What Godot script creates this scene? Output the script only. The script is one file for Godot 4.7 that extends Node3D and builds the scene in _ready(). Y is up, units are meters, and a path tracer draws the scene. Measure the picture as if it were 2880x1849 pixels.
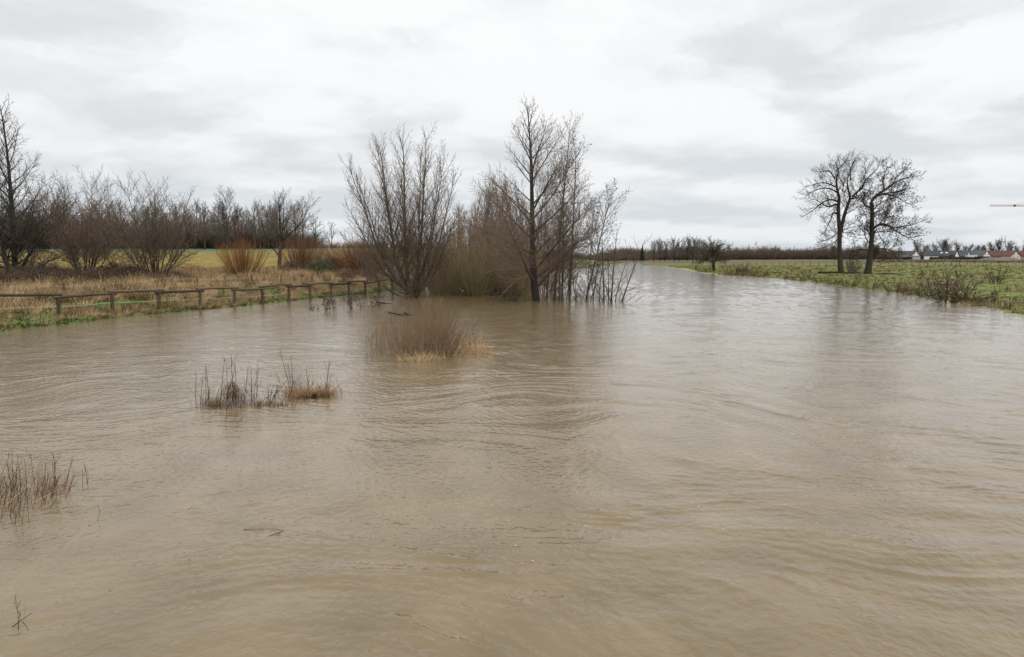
extends Node3D
# Flooded river under an overcast winter sky, seen from a bridge. y is up, metres, water level at y = 0,
# the view goes along -z; "d" below is the distance along the view (z = -d).

# ---------------------------------------------------------------- mesh collector
class Geo:
	var v := PackedVector3Array()
	var n := PackedVector3Array()
	var c := PackedColorArray()
	var ix := PackedInt32Array()

	func tube(pts: PackedVector3Array, rad: PackedFloat32Array, sides: int, c0: Color, c1: Color) -> void:
		var m := pts.size()
		var base := v.size()
		var whole := (pts[m - 1] - pts[0]).normalized()
		var ref := Vector3(0, 0, 1) if absf(whole.z) < 0.8 else Vector3(1, 0, 0)
		for i in m:
			var d := whole
			if sides > 3:
				d = (pts[mini(i + 1, m - 1)] - pts[maxi(i - 1, 0)]).normalized()
			var s := d.cross(ref).normalized()
			var t := d.cross(s)
			var col := c0.lerp(c1, float(i) / (m - 1))
			for k in sides:
				var a := TAU * k / sides
				var nn := s * cos(a) + t * sin(a)
				v.append(pts[i] + nn * rad[i])
				n.append(nn)
				c.append(col)
		for i in m - 1:
			for k in sides:
				var a := base + i * sides + k
				var b := base + i * sides + (k + 1) % sides
				ix.append(a); ix.append(a + sides); ix.append(b)
				ix.append(b); ix.append(a + sides); ix.append(b + sides)

	func cap(center: Vector3, normal: Vector3, r: float, sides: int, col: Color) -> void:
		var ref := Vector3(0, 0, 1) if absf(normal.z) < 0.8 else Vector3(1, 0, 0)
		var s := normal.cross(ref).normalized()
		var t := normal.cross(s)
		var base := v.size()
		v.append(center); n.append(normal); c.append(col)
		for k in sides:
			var a := TAU * k / sides
			v.append(center + (s * cos(a) + t * sin(a)) * r); n.append(normal); c.append(col)
		for k in sides:
			ix.append(base); ix.append(base + 1 + (k + 1) % sides); ix.append(base + 1 + k)

	func blade(p: Vector3, d: Vector3, length: float, w: float, droop: float, c0: Color, c1: Color, segs := 3) -> void:
		var side := d.cross(Vector3(0.31, 0.2, 0.93)).normalized()
		var base := v.size()
		var q := p
		var dd := d
		for i in segs + 1:
			var f := float(i) / segs
			var nn := (side.cross(dd).normalized() * 0.5 + Vector3.UP).normalized()
			var ww := w * (1.0 - 0.85 * f) * 0.5
			var col := c0.lerp(c1, f)
			v.append(q - side * ww); v.append(q + side * ww)
			n.append(nn); n.append(nn)
			c.append(col); c.append(col)
			dd = (dd + Vector3.DOWN * droop / segs).normalized()
			q += dd * length / segs
		for i in segs:
			var a := base + i * 2
			ix.append(a); ix.append(a + 2); ix.append(a + 1)
			ix.append(a + 1); ix.append(a + 2); ix.append(a + 3)

	func leaf(p: Vector3, d: Vector3, side: Vector3, l: float, w: float, col: Color) -> void:
		var base := v.size()
		var nn := d.cross(side).normalized()
		var fold := nn * w * 0.25
		v.append(p); v.append(p + d * l * 0.5 + side * w * 0.5 + fold); v.append(p + d * l); v.append(p + d * l * 0.5 - side * w * 0.5 + fold)
		for k in 4:
			n.append(nn); c.append(col)
		ix.append_array(PackedInt32Array([base, base + 1, base + 2, base, base + 2, base + 3]))

	func quad(a: Vector3, b: Vector3, cc: Vector3, d: Vector3, col: Color) -> void:
		var base := v.size()
		var nn := (cc - a).cross(b - a)
		nn = nn.normalized()
		for p in [a, b, cc, d]:
			v.append(p); n.append(nn); c.append(col)
		ix.append_array(PackedInt32Array([base, base + 1, base + 2, base, base + 2, base + 3]))

	func tri(a: Vector3, b: Vector3, cc: Vector3, col: Color) -> void:
		var base := v.size()
		var nn := (cc - a).cross(b - a).normalized()
		for p in [a, b, cc]:
			v.append(p); n.append(nn); c.append(col)
		ix.append_array(PackedInt32Array([base, base + 1, base + 2]))

	func box(lo: Vector3, hi: Vector3, col: Color) -> void:
		var p := [Vector3(lo.x, lo.y, lo.z), Vector3(hi.x, lo.y, lo.z), Vector3(hi.x, lo.y, hi.z), Vector3(lo.x, lo.y, hi.z), Vector3(lo.x, hi.y, lo.z), Vector3(hi.x, hi.y, lo.z), Vector3(hi.x, hi.y, hi.z), Vector3(lo.x, hi.y, hi.z)]
		for f in [[4, 5, 6, 7], [3, 2, 1, 0], [3, 7, 6, 2], [1, 5, 4, 0], [0, 4, 7, 3], [2, 6, 5, 1]]:
			quad(p[f[0]], p[f[1]], p[f[2]], p[f[3]], col)

	func mesh(mat: Material) -> ArrayMesh:
		var a := []
		a.resize(Mesh.ARRAY_MAX)
		a[Mesh.ARRAY_VERTEX] = v
		a[Mesh.ARRAY_NORMAL] = n
		a[Mesh.ARRAY_COLOR] = c
		a[Mesh.ARRAY_INDEX] = ix
		var m := ArrayMesh.new()
		m.add_surface_from_arrays(Mesh.PRIMITIVE_TRIANGLES, a)
		m.surface_set_material(0, mat)
		return m

# ---------------------------------------------------------------- shared state
var rng := RandomNumberGenerator.new()
var used := {}
var twig_min := 0.014   # radius of the finest twigs of the plant being built
var wood: StandardMaterial3D
var leafy: StandardMaterial3D
var paint: StandardMaterial3D
var nz := FastNoiseLite.new()
var nz2 := FastNoiseLite.new()
var LS := PackedVector2Array()   # left shore: (d, x)
var RS := PackedVector2Array()   # right shore: (d, x)

func rnd(a: float, b: float) -> float:
	return rng.randf_range(a, b)

func sm(a: float, b: float, x: float) -> float:
	return smoothstep(a, b, x)

func numbered(called: String) -> String:
	if not used.has(called):
		used[called] = 0
		return called
	used[called] += 1
	return "%s_%03d" % [called, used[called]]

func tag(o: Node, label: String, category: String, group := "", kind := "") -> void:
	o.set_meta("label", label)
	o.set_meta("category", category)
	if group: o.set_meta("group", group)
	if kind: o.set_meta("kind", kind)

func part(called: String, g: Geo, m: Material, parent: Node) -> MeshInstance3D:
	var o := MeshInstance3D.new()
	o.name = called
	o.mesh = g.mesh(m)
	parent.add_child(o, true)
	return o

func thing(called: String, label: String, category: String, group := "") -> Node3D:
	var o := Node3D.new()
	o.name = numbered(called)
	add_child(o)
	tag(o, label, category, group)
	return o

func solo(called: String, g: Geo, m: Material, label: String, category: String, group := "", kind := "") -> MeshInstance3D:
	var o := MeshInstance3D.new()
	o.name = numbered(called)
	o.mesh = g.mesh(m)
	add_child(o)
	tag(o, label, category, group, kind)
	return o

func copy(o: Node3D, called := "", label := "", group := "") -> Node3D:
	var c: Node3D = o.duplicate()
	c.name = numbered(called if called else String(o.name).rstrip("_0123456789"))
	add_child(c)
	if label: c.set_meta("label", label)
	if group: c.set_meta("group", group)
	return c

func put(o: Node3D, x: float, d: float, turn := 0.0, size := 1.0, sink := 0.05) -> Node3D:
	o.position = Vector3(x, gy(x, d) - sink, -d)
	o.rotation.y = turn
	o.scale = Vector3.ONE * size
	return o

# ---------------------------------------------------------------- the lie of the land
func lookup(t: PackedVector2Array, d: float) -> float:
	var k := t.size()
	if d <= t[0].x:
		return t[0].y + (d - t[0].x) * (t[1].y - t[0].y) / (t[1].x - t[0].x)
	for i in k - 1:
		if d < t[i + 1].x:
			return lerpf(t[i].y, t[i + 1].y, (d - t[i].x) / (t[i + 1].x - t[i].x))
	return t[k - 1].y

func xl(d: float) -> float:
	return lookup(LS, d) + nz.get_noise_2d(d * 9.0, 3.0) * 0.7

func xr(d: float) -> float:
	return lookup(RS, d) + nz.get_noise_2d(d * 7.0, 60.0) * 1.6

func gy(x: float, d: float) -> float:
	var sl := xl(d) - x
	var sr := x - xr(d)
	if sl > 0.0 and sl > sr:
		var wide := 12.0 + 0.25 * maxf(d - 60.0, 0.0)
		var y := 0.34 * (1.0 - exp(-sl / 3.0)) + 0.032 * clampf(d - 45.0, 0.0, 195.0) * sm(0.0, wide, sl)
		return y + nz.get_noise_2d(x * 6.0, d * 6.0) * 0.14 * sm(0.0, 4.0, sl)
	if sr > 0.0:
		var y := 0.32 * (1.0 - exp(-sr / 2.5)) + 0.45 * sm(5.0, 160.0, sr)
		y += nz.get_noise_2d(x * 4.0, d * 4.0) * 0.2 * sm(0.0, 6.0, sr)
		var pool := 0.0
		for q in [[395.0, 142.0, 34.0, 52.0], [402.0, 92.0, 26.0, 30.0]]:
			var e := Vector2((d - q[0]) / q[2], (x - q[1]) / q[3]).length()
			pool = maxf(pool, 1.0 - sm(0.6, 1.1, e))
		return y - pool * 1.5 + 0.65 * sm(440.0, 500.0, d)
	return -0.8 * (1.0 - exp(-minf(-sl, -sr) / 3.0))

# ---------------------------------------------------------------- plants: limbs with laterals
# T: geo = [wood thick, wood thin, leaves], lv = levels, split = last level that counts as trunk
func along(pts: PackedVector3Array, t: float) -> Array:
	var f := t * (pts.size() - 1)
	var i := mini(int(f), pts.size() - 2)
	return [pts[i].lerp(pts[i + 1], f - i), (pts[i + 1] - pts[i]).normalized()]

func limb(T: Dictionary, pts: PackedVector3Array, rad: PackedFloat32Array, lev: int) -> void:
	var lv: Array = T.lv
	var me: Dictionary = lv[lev]
	var g: Geo = T.geo[0 if lev <= T.split else 1]
	var c0: Color = me.col
	g.tube(pts, rad, me.sides, c0, me.get("col2", c0))
	var length := 0.0
	for i in pts.size() - 1:
		length += pts[i].distance_to(pts[i + 1])
	if lev + 1 >= lv.size():
		if T.has("leaf"):
			var L: Dictionary = T.leaf
			var lg: Geo = T.geo[2]
			for k in L.n:
				if rng.randf() > L.p: continue
				var a := along(pts, rnd(0.25, 1.0))
				var dd := Vector3(rnd(-1, 1), rnd(-1.2, 0.6), rnd(-1, 1)).normalized()
				var s := dd.cross(Vector3(rnd(-1, 1), rnd(-1, 1), rnd(-1, 1))).normalized()
				var sz: float = L.size * rnd(0.6, 1.3)
				lg.leaf(a[0], dd, s, sz, sz * L.get("wide", 0.6), L.col.lerp(L.col2, rng.randf()))
		return
	var C: Dictionary = lv[lev + 1]
	var cnt := int(length * C.per_m * (C.to - C.from) + rng.randf())
	var az := rnd(0, TAU)
	for k in cnt:
		var t: float = C.from + (C.to - C.from) * (k + rng.randf()) / cnt
		var a := along(pts, t)
		var d: Vector3 = a[1]
		var u: float = (t - C.from) / (C.to - C.from)
		az += 2.4 + rnd(-0.6, 0.6)
		var ref := Vector3(0, 0, 1) if absf(d.z) < 0.9 else Vector3(1, 0, 0)
		var s := d.cross(ref).normalized().rotated(d, az)
		var ang := deg_to_rad(lerpf(C.ang, C.get("ang1", C.ang), u) + rnd(-1, 1) * C.get("jit", 10.0))
		var dir := (d * cos(ang) + s * sin(ang)).normalized()
		var ln: float
		if C.has("l0"):
			ln = lerpf(C.l0, C.l1, pow(u, C.get("lp", 1.0)))
		else:
			ln = length * C.ratio * (1.0 - C.get("fall", 0.55) * u)
		ln *= rnd(0.65, 1.2)
		var fi := t * (rad.size() - 1)
		var rp := lerpf(rad[int(fi)], rad[mini(int(fi) + 1, rad.size() - 1)], fi - int(fi))
		var r0 := minf(rp * 0.8, C.rk * ln + C.get("r0", 0.0))
		r0 = maxf(r0, C.get("rmin", 0.004))
		r0 = maxf(r0, T.fine * pow(1.4, lv.size() - 2 - lev))
		shoot(T, a[0], dir, ln, r0, lev + 1)

func shoot(T: Dictionary, p: Vector3, d: Vector3, ln: float, r0: float, lev: int) -> void:
	var C: Dictionary = T.lv[lev]
	var seg: int = C.seg
	var pts := PackedVector3Array([p])
	var rad := PackedFloat32Array([r0])
	var tip: float = C.get("tip", 0.3)
	for i in seg:
		d = (d + Vector3(rnd(-1, 1), rnd(-1, 1), rnd(-1, 1)) * C.wob + Vector3.UP * (C.up / seg)).normalized()
		p += d * ln / seg
		pts.append(p)
		rad.append(r0 * lerpf(1.0, tip, (i + 1.0) / seg))
	limb(T, pts, rad, lev)

func curve(ctrl: Array, n: int) -> PackedVector3Array:
	# smooth line through the control points
	var out := PackedVector3Array()
	var m := ctrl.size()
	for i in n + 1:
		var f := float(i) / n * (m - 1)
		var k := mini(int(f), m - 2)
		out.append(ctrl[k].cubic_interpolate(ctrl[k + 1], ctrl[maxi(k - 1, 0)], ctrl[mini(k + 2, m - 1)], f - k))
	return out

func taper(n: int, a: float, b: float, p := 1.0) -> PackedFloat32Array:
	var out := PackedFloat32Array()
	for i in n:
		out.append(lerpf(a, b, pow(float(i) / (n - 1), p)))
	return out

func plan(lv: Array, split := 0, leaf = null) -> Dictionary:
	var T := {"geo": [Geo.new(), Geo.new(), Geo.new()], "lv": lv, "split": split, "fine": twig_min}
	if leaf != null: T.leaf = leaf
	return T

func finish(T: Dictionary, called: String, label: String, category: String, group := "", names := ["trunk", "crown", "leaves"]) -> Node3D:
	var o := thing(called, label, category, group)
	for k in 3:
		var g: Geo = T.geo[k]
		if g.v.size() == 0: continue
		var p := part(names[k], g, leafy if k == 2 else wood, o)
		if k == 2 or (k == 1 and names[1] in ["twigs", "side_shoots", "side_twig", "side_branch"]): p.set_meta("kind", "stuff")
	return o

func lv(col: Color, sides: int, seg: int, wob: float, up: float, extra := {}) -> Dictionary:
	var d := {"col": col, "sides": sides, "seg": seg, "wob": wob, "up": up, "from": 0.2, "to": 1.0, "per_m": 2.0, "ang": 40.0, "rk": 0.01}
	d.merge(extra, true)
	return d

const BARK := Color(0.130, 0.108, 0.080)
const BARK_DARK := Color(0.050, 0.043, 0.032)
const MOSS := Color(0.085, 0.088, 0.026)
const TWIG := Color(0.250, 0.195, 0.145)
const TWIG_RED := Color(0.285, 0.205, 0.150)
const TWIG_GREY := Color(0.225, 0.195, 0.165)
const OLIVE := Color(0.200, 0.165, 0.075)
const OSIER := Color(0.42, 0.19, 0.065)
const STRAW := Color(0.52, 0.38, 0.205)
const STRAW_DARK := Color(0.29, 0.19, 0.10)
const LEAF_DEAD := Color(0.060, 0.036, 0.028)

# ================================================================ build
func _ready() -> void:
	rng.seed = 11
	nz.seed = 5; nz.frequency = 0.02; nz.fractal_octaves = 3
	nz2.seed = 23; nz2.frequency = 0.05; nz2.fractal_octaves = 4
	view()
	materials()
	for q in [[0, -34.0], [34.2, -26.3], [37.7, -25.4], [42.2, -24.6], [46, -23.4], [49.8, -21.8], [54.8, -19.9], [59.6, -18.6], [63.3, -17.4], [68.3, -15.8], [74.2, -13.9], [81.1, -12.1], [103.1, -6.4], [129.2, 0.0], [155.6, 3.9], [223.9, 25.2], [352.8, 55.0], [390, 72.0]]:
		LS.append(Vector2(q[0], q[1]))
	for q in [[0, 34.0], [46.0, 34.0], [49.0, 34.7], [54.3, 36.4], [59.6, 37.3], [68.3, 39.8], [84.5, 42.3], [103.1, 45.1], [124, 46.5], [138, 44.5], [168, 46.2], [190, 51], [223.9, 55.9], [251.5, 56.5], [286.8, 55.4], [374.3, 70], [390, 72.0]]:
		RS.append(Vector2(q[0], q[1]))
	make_ground()
	make_water()
	river_trees()
	left_bank_trees()
	left_fences()
	right_bank_trees()
	far_wood()
	far_right()
	houses()
	crane()
	grasses()
	water_shrubs()
	small_things()

# ---------------------------------------------------------------- camera, sky, sun
func view() -> void:
	var cam := Camera3D.new()
	cam.name = "camera"
	cam.fov = 51.418
	cam.position = Vector3(0, 3.8, 0)
	cam.rotation_degrees.x = -6.046
	cam.far = 6000.0
	add_child(cam)
	cam.make_current()

	var cl := FastNoiseLite.new()
	cl.seed = 8; cl.frequency = 0.75; cl.fractal_octaves = 6; cl.fractal_gain = 0.52
	cl.domain_warp_enabled = true; cl.domain_warp_amplitude = 0.5; cl.domain_warp_frequency = 0.6; cl.domain_warp_fractal_octaves = 3
	var cl2 := FastNoiseLite.new()
	cl2.seed = 31; cl2.frequency = 0.22; cl2.fractal_octaves = 3
	var w := 3072
	var h := 1536
	var img := Image.create(w, h, false, Image.FORMAT_RGBF)
	img.fill(Color(0.38, 0.39, 0.38))
	for j in h / 2 + 2:
		var el := PI * (0.5 - (j + 0.5) / h)
		var up := maxf(sin(el), 0.0)
		var ch := cos(el)
		var k := 1.0 / (up + 0.13)
		var step := 1 if el < 0.75 else 2 if el < 1.1 else 4
		var low := exp(-up * 7.0)
		var grey := Color(0.575, 0.595, 0.612).lerp(Color(0.505, 0.54, 0.57), low)
		var white := Color(0.765, 0.768, 0.772).lerp(Color(0.615, 0.642, 0.664), low)
		for i in range(0, w, step):
			var az := TAU * ((i + 0.5) / w - 0.5)
			var px := sin(az) * ch * k
			var pz := cos(az) * ch * k
			var a := cl.get_noise_2d(px + 3.0, pz * 1.15) + 0.7 * cl2.get_noise_2d(px, pz * 1.3)
			var thin := clampf(0.63 + a * 1.25, 0.0, 1.0)
			var c := grey.lerp(white, thin * thin * (3.0 - 2.0 * thin))
			for q in step: img.set_pixel(mini(i + q, w - 1), j, c)
	var sky := Sky.new()
	var pm := PanoramaSkyMaterial.new()
	pm.panorama = ImageTexture.create_from_image(img)
	sky.sky_material = pm
	var env := Environment.new()
	env.background_mode = Environment.BG_SKY
	env.sky = sky
	env.tonemap_mode = Environment.TONE_MAPPER_LINEAR
	env.tonemap_exposure = 1.3
	env.sdfgi_enabled = true
	env.ssao_enabled = true
	env.ssil_enabled = true
	var we := WorldEnvironment.new()
	we.name = "world_environment"
	we.environment = env
	add_child(we)

	var sun := DirectionalLight3D.new()
	sun.name = "sun"
	sun.light_energy = 0.5
	sun.light_color = Color(1.0, 0.97, 0.93)
	sun.light_angular_distance = 40.0
	sun.shadow_enabled = true
	sun.rotation_degrees = Vector3(-58, 35, 0)
	add_child(sun)

func noise_tex(seed_: int, size: int, freq: float, lo: Color, hi: Color, oct := 4) -> NoiseTexture2D:
	var f := FastNoiseLite.new()
	f.seed = seed_; f.frequency = freq; f.fractal_octaves = oct
	var t := NoiseTexture2D.new()
	t.width = size; t.height = size; t.seamless = true; t.noise = f
	var r := Gradient.new()
	r.set_color(0, lo); r.set_color(1, hi)
	t.color_ramp = r
	return t

func materials() -> void:
	wood = StandardMaterial3D.new()
	wood.vertex_color_use_as_albedo = true
	wood.roughness = 0.9
	wood.albedo_texture = noise_tex(3, 512, 0.03, Color(0.62, 0.62, 0.62), Color(1, 1, 1))
	wood.uv1_triplanar = true
	wood.uv1_world_triplanar = true
	wood.uv1_scale = Vector3(0.9, 0.9, 0.9)
	leafy = StandardMaterial3D.new()
	leafy.vertex_color_use_as_albedo = true
	leafy.roughness = 0.8
	leafy.cull_mode = BaseMaterial3D.CULL_DISABLED
	paint = StandardMaterial3D.new()
	paint.vertex_color_use_as_albedo = true
	paint.roughness = 0.75

# ---------------------------------------------------------------- ground
func make_ground() -> void:
	var rows := PackedFloat32Array()
	var d := 14.0
	while d < 3200.0:
		rows.append(d)
		d += maxf(0.35, d * 0.0125)
	var cols := 250
	var g := Geo.new()
	var up := Vector3.UP
	for r in rows.size():
		var dd := rows[r]
		for k in cols + 1:
			var a := (float(k) / cols * 2.0 - 1.0) * 1.15
			var x := a * (dd + 12.0)
			g.v.append(Vector3(x, gy(x, dd), -dd))
			g.n.append(up)
			g.c.append(ground_color(x, dd))
	grid(g, rows.size(), cols + 1)
	var m := StandardMaterial3D.new()
	m.vertex_color_use_as_albedo = true
	m.roughness = 1.0
	m.albedo_texture = noise_tex(9, 1024, 0.02, Color(0.5, 0.5, 0.47), Color(1, 1, 1), 5)
	m.uv1_triplanar = true
	m.uv1_world_triplanar = true
	m.uv1_scale = Vector3(0.23, 0.23, 0.23)
	var o := MeshInstance3D.new()
	o.name = "ground"
	o.mesh = g.mesh(m)
	add_child(o)
	tag(o, "grassy river banks and fields under the trees", "ground", "", "structure")

func ground_color(x: float, d: float) -> Color:
	var sl := xl(d) - x
	var sr := x - xr(d)
	var mud := Color(0.085, 0.062, 0.040)
	var green := Color(0.135, 0.185, 0.045)
	var lush := Color(0.12, 0.20, 0.045)
	var tan := Color(0.36, 0.26, 0.14)
	var brown := Color(0.19, 0.12, 0.075)
	var a := nz2.get_noise_2d(x * 2.2, d * 2.2)
	var b := nz2.get_noise_2d(x * 9.0 + 50.0, d * 9.0)
	if sl > 0.0 and sl > sr:
		if d > 84.0 + 10.0 * sm(-10.0, -60.0, x) and sl > 18.0:
			var row := 0.5 + 0.5 * sin(d * 1.1 + x * 0.25 + a * 2.0)
			var yellow := Color(0.52, 0.35, 0.042).lerp(Color(0.18, 0.17, 0.05), clampf(0.26 + b * 1.3 + a * 0.8 + (row - 0.5) * 0.6, 0.0, 1.0))
			var winter := Color(0.22, 0.29, 0.13)
			return yellow.lerp(winter, sm(172.0, 196.0, d + a * 14.0))
		var c := green.lerp(tan, clampf(0.25 + a * 1.7 + b * 0.7, 0.0, 1.0))
		c = c.lerp(lush, (1.0 - sm(0.3, 1.8, sl)) * 0.8)
		c = c.lerp(tan, sm(15.0, 24.0, sl) * 0.6)
		return c.lerp(mud, 1.0 - sm(0.0, 0.3, sl))
	if sr > 0.0:
		var c := Color(0.22, 0.28, 0.06).lerp(Color(0.35, 0.285, 0.12), clampf(0.3 + a * 1.5, 0.0, 1.0))
		c = c.lerp(brown, clampf(a * 1.8 + b * 0.9 - 0.12, 0.0, 0.85))
		c = c.lerp(Color(0.22, 0.145, 0.09), sm(250.0, 330.0, d + a * 60.0) * 0.7)
		return c.lerp(mud, 1.0 - sm(0.0, 0.4, sr))
	return mud

func grid(g: Geo, rows: int, cols: int) -> void:
	# smooth normals and triangles for a rows x cols net
	for r in rows:
		for k in cols:
			var i := r * cols + k
			var dx := g.v[r * cols + mini(k + 1, cols - 1)] - g.v[r * cols + maxi(k - 1, 0)]
			var dz := g.v[mini(r + 1, rows - 1) * cols + k] - g.v[maxi(r - 1, 0) * cols + k]
			g.n[i] = dx.cross(dz).normalized()
			if r < rows - 1 and k < cols - 1:
				g.ix.append(i); g.ix.append(i + cols); g.ix.append(i + 1)
				g.ix.append(i + 1); g.ix.append(i + cols); g.ix.append(i + cols + 1)

# ---------------------------------------------------------------- water
func make_water() -> void:
	var na := FastNoiseLite.new(); na.seed = 71; na.frequency = 0.10; na.fractal_octaves = 2
	var nb := FastNoiseLite.new(); nb.seed = 72; nb.frequency = 0.10; nb.fractal_octaves = 2
	var nl := FastNoiseLite.new(); nl.seed = 73; nl.frequency = 1.0; nl.fractal_octaves = 2
	var nm := FastNoiseLite.new(); nm.seed = 74; nm.frequency = 1.0; nm.fractal_octaves = 2; nm.fractal_type = FastNoiseLite.FRACTAL_RIDGED
	var nf := FastNoiseLite.new(); nf.seed = 75; nf.frequency = 1.0; nf.fractal_octaves = 2
	var nk := FastNoiseLite.new(); nk.seed = 76; nk.frequency = 0.09; nk.fractal_octaves = 3
	var rows := PackedFloat32Array()
	var d := 3.5
	while d < 900.0:
		rows.append(d)
		d += clampf(d * d / 2595.0 * 0.5, 0.034, 25.0)
	var cols := 440
	var g := Geo.new()
	for r in rows.size():
		var dd := rows[r]
		for k in cols + 1:
			var a := (float(k) / cols * 2.0 - 1.0) * 1.05
			var x := a * (dd + 4.0)
			var wx := x + 2.6 * na.get_noise_2d(x, dd)
			var wz := dd + 2.6 * nb.get_noise_2d(x, dd)
			# the main current turns the crests: level on the flooded meadow, slanting in the channel
			var chan := sm(-5.0, 3.0, x - 0.10 * (dd - 20.0))
			var rough := clampf(0.45 + 1.9 * nk.get_noise_2d(x, dd), 0.0, 1.0)
			var patch := clampf(0.5 + 1.8 * nk.get_noise_2d(x * 4.0 + 90.0, dd * 4.0), 0.0, 1.0)
			var tilt := lerpf(-0.10, 0.42, chan)
			var cz := wz + tilt * wx
			var cx := wx - tilt * wz
			var big := 0.034 * nl.get_noise_2d(cx * 0.26, cz * 0.45) * lerpf(0.3, 1.0, chan)
			var crest := maxf(0.0, nm.get_noise_2d(cx * 0.30, cz * 0.95) + 0.05)
			var mid := 0.024 * crest * crest * (0.2 + 0.8 * patch) * lerpf(0.35, 1.0, chan) + 0.009 * nl.get_noise_2d(cx * 0.9 + 40.0, cz * 2.0) * (0.2 + 0.8 * patch)
			var fine := lerpf(0.0150, 0.0090, chan) * nf.get_noise_2d(cx * lerpf(0.62, 1.6, chan), cz * lerpf(2.3, 3.4, chan)) * lerpf(0.45 + 0.55 * rough, 0.08 + 0.92 * rough * patch, chan)
			fine += 0.0080 * nf.get_noise_2d(wx * 3.2 + 31.0, wz * 5.6) * (0.15 + 0.85 * patch)
			g.v.append(Vector3(x, big + mid + fine, -dd))
			g.n.append(Vector3.UP)
			g.c.append(Color.WHITE)
	grid(g, rows.size(), cols + 1)
	var m := StandardMaterial3D.new()
	m.albedo_texture = noise_tex(40, 1024, 0.006, Color(0.425, 0.366, 0.262), Color(0.515, 0.450, 0.338), 4)
	m.uv1_triplanar = true
	m.uv1_world_triplanar = true
	m.uv1_scale = Vector3(0.085, 0.085, 0.085)
	m.roughness = 0.03
	m.metallic_specular = 0.5
	var f := FastNoiseLite.new()
	f.seed = 5; f.frequency = 0.03; f.fractal_octaves = 4
	var nt := NoiseTexture2D.new()
	nt.width = 2048; nt.height = 2048; nt.seamless = true; nt.as_normal_map = true; nt.bump_strength = 6.0; nt.noise = f
	m.normal_enabled = true
	m.normal_texture = nt
	m.normal_scale = 0.32
	var o := MeshInstance3D.new()
	o.name = "water"
	o.mesh = g.mesh(m)
	add_child(o)
	tag(o, "muddy brown flood water of the swollen river", "water", "", "structure")

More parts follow.
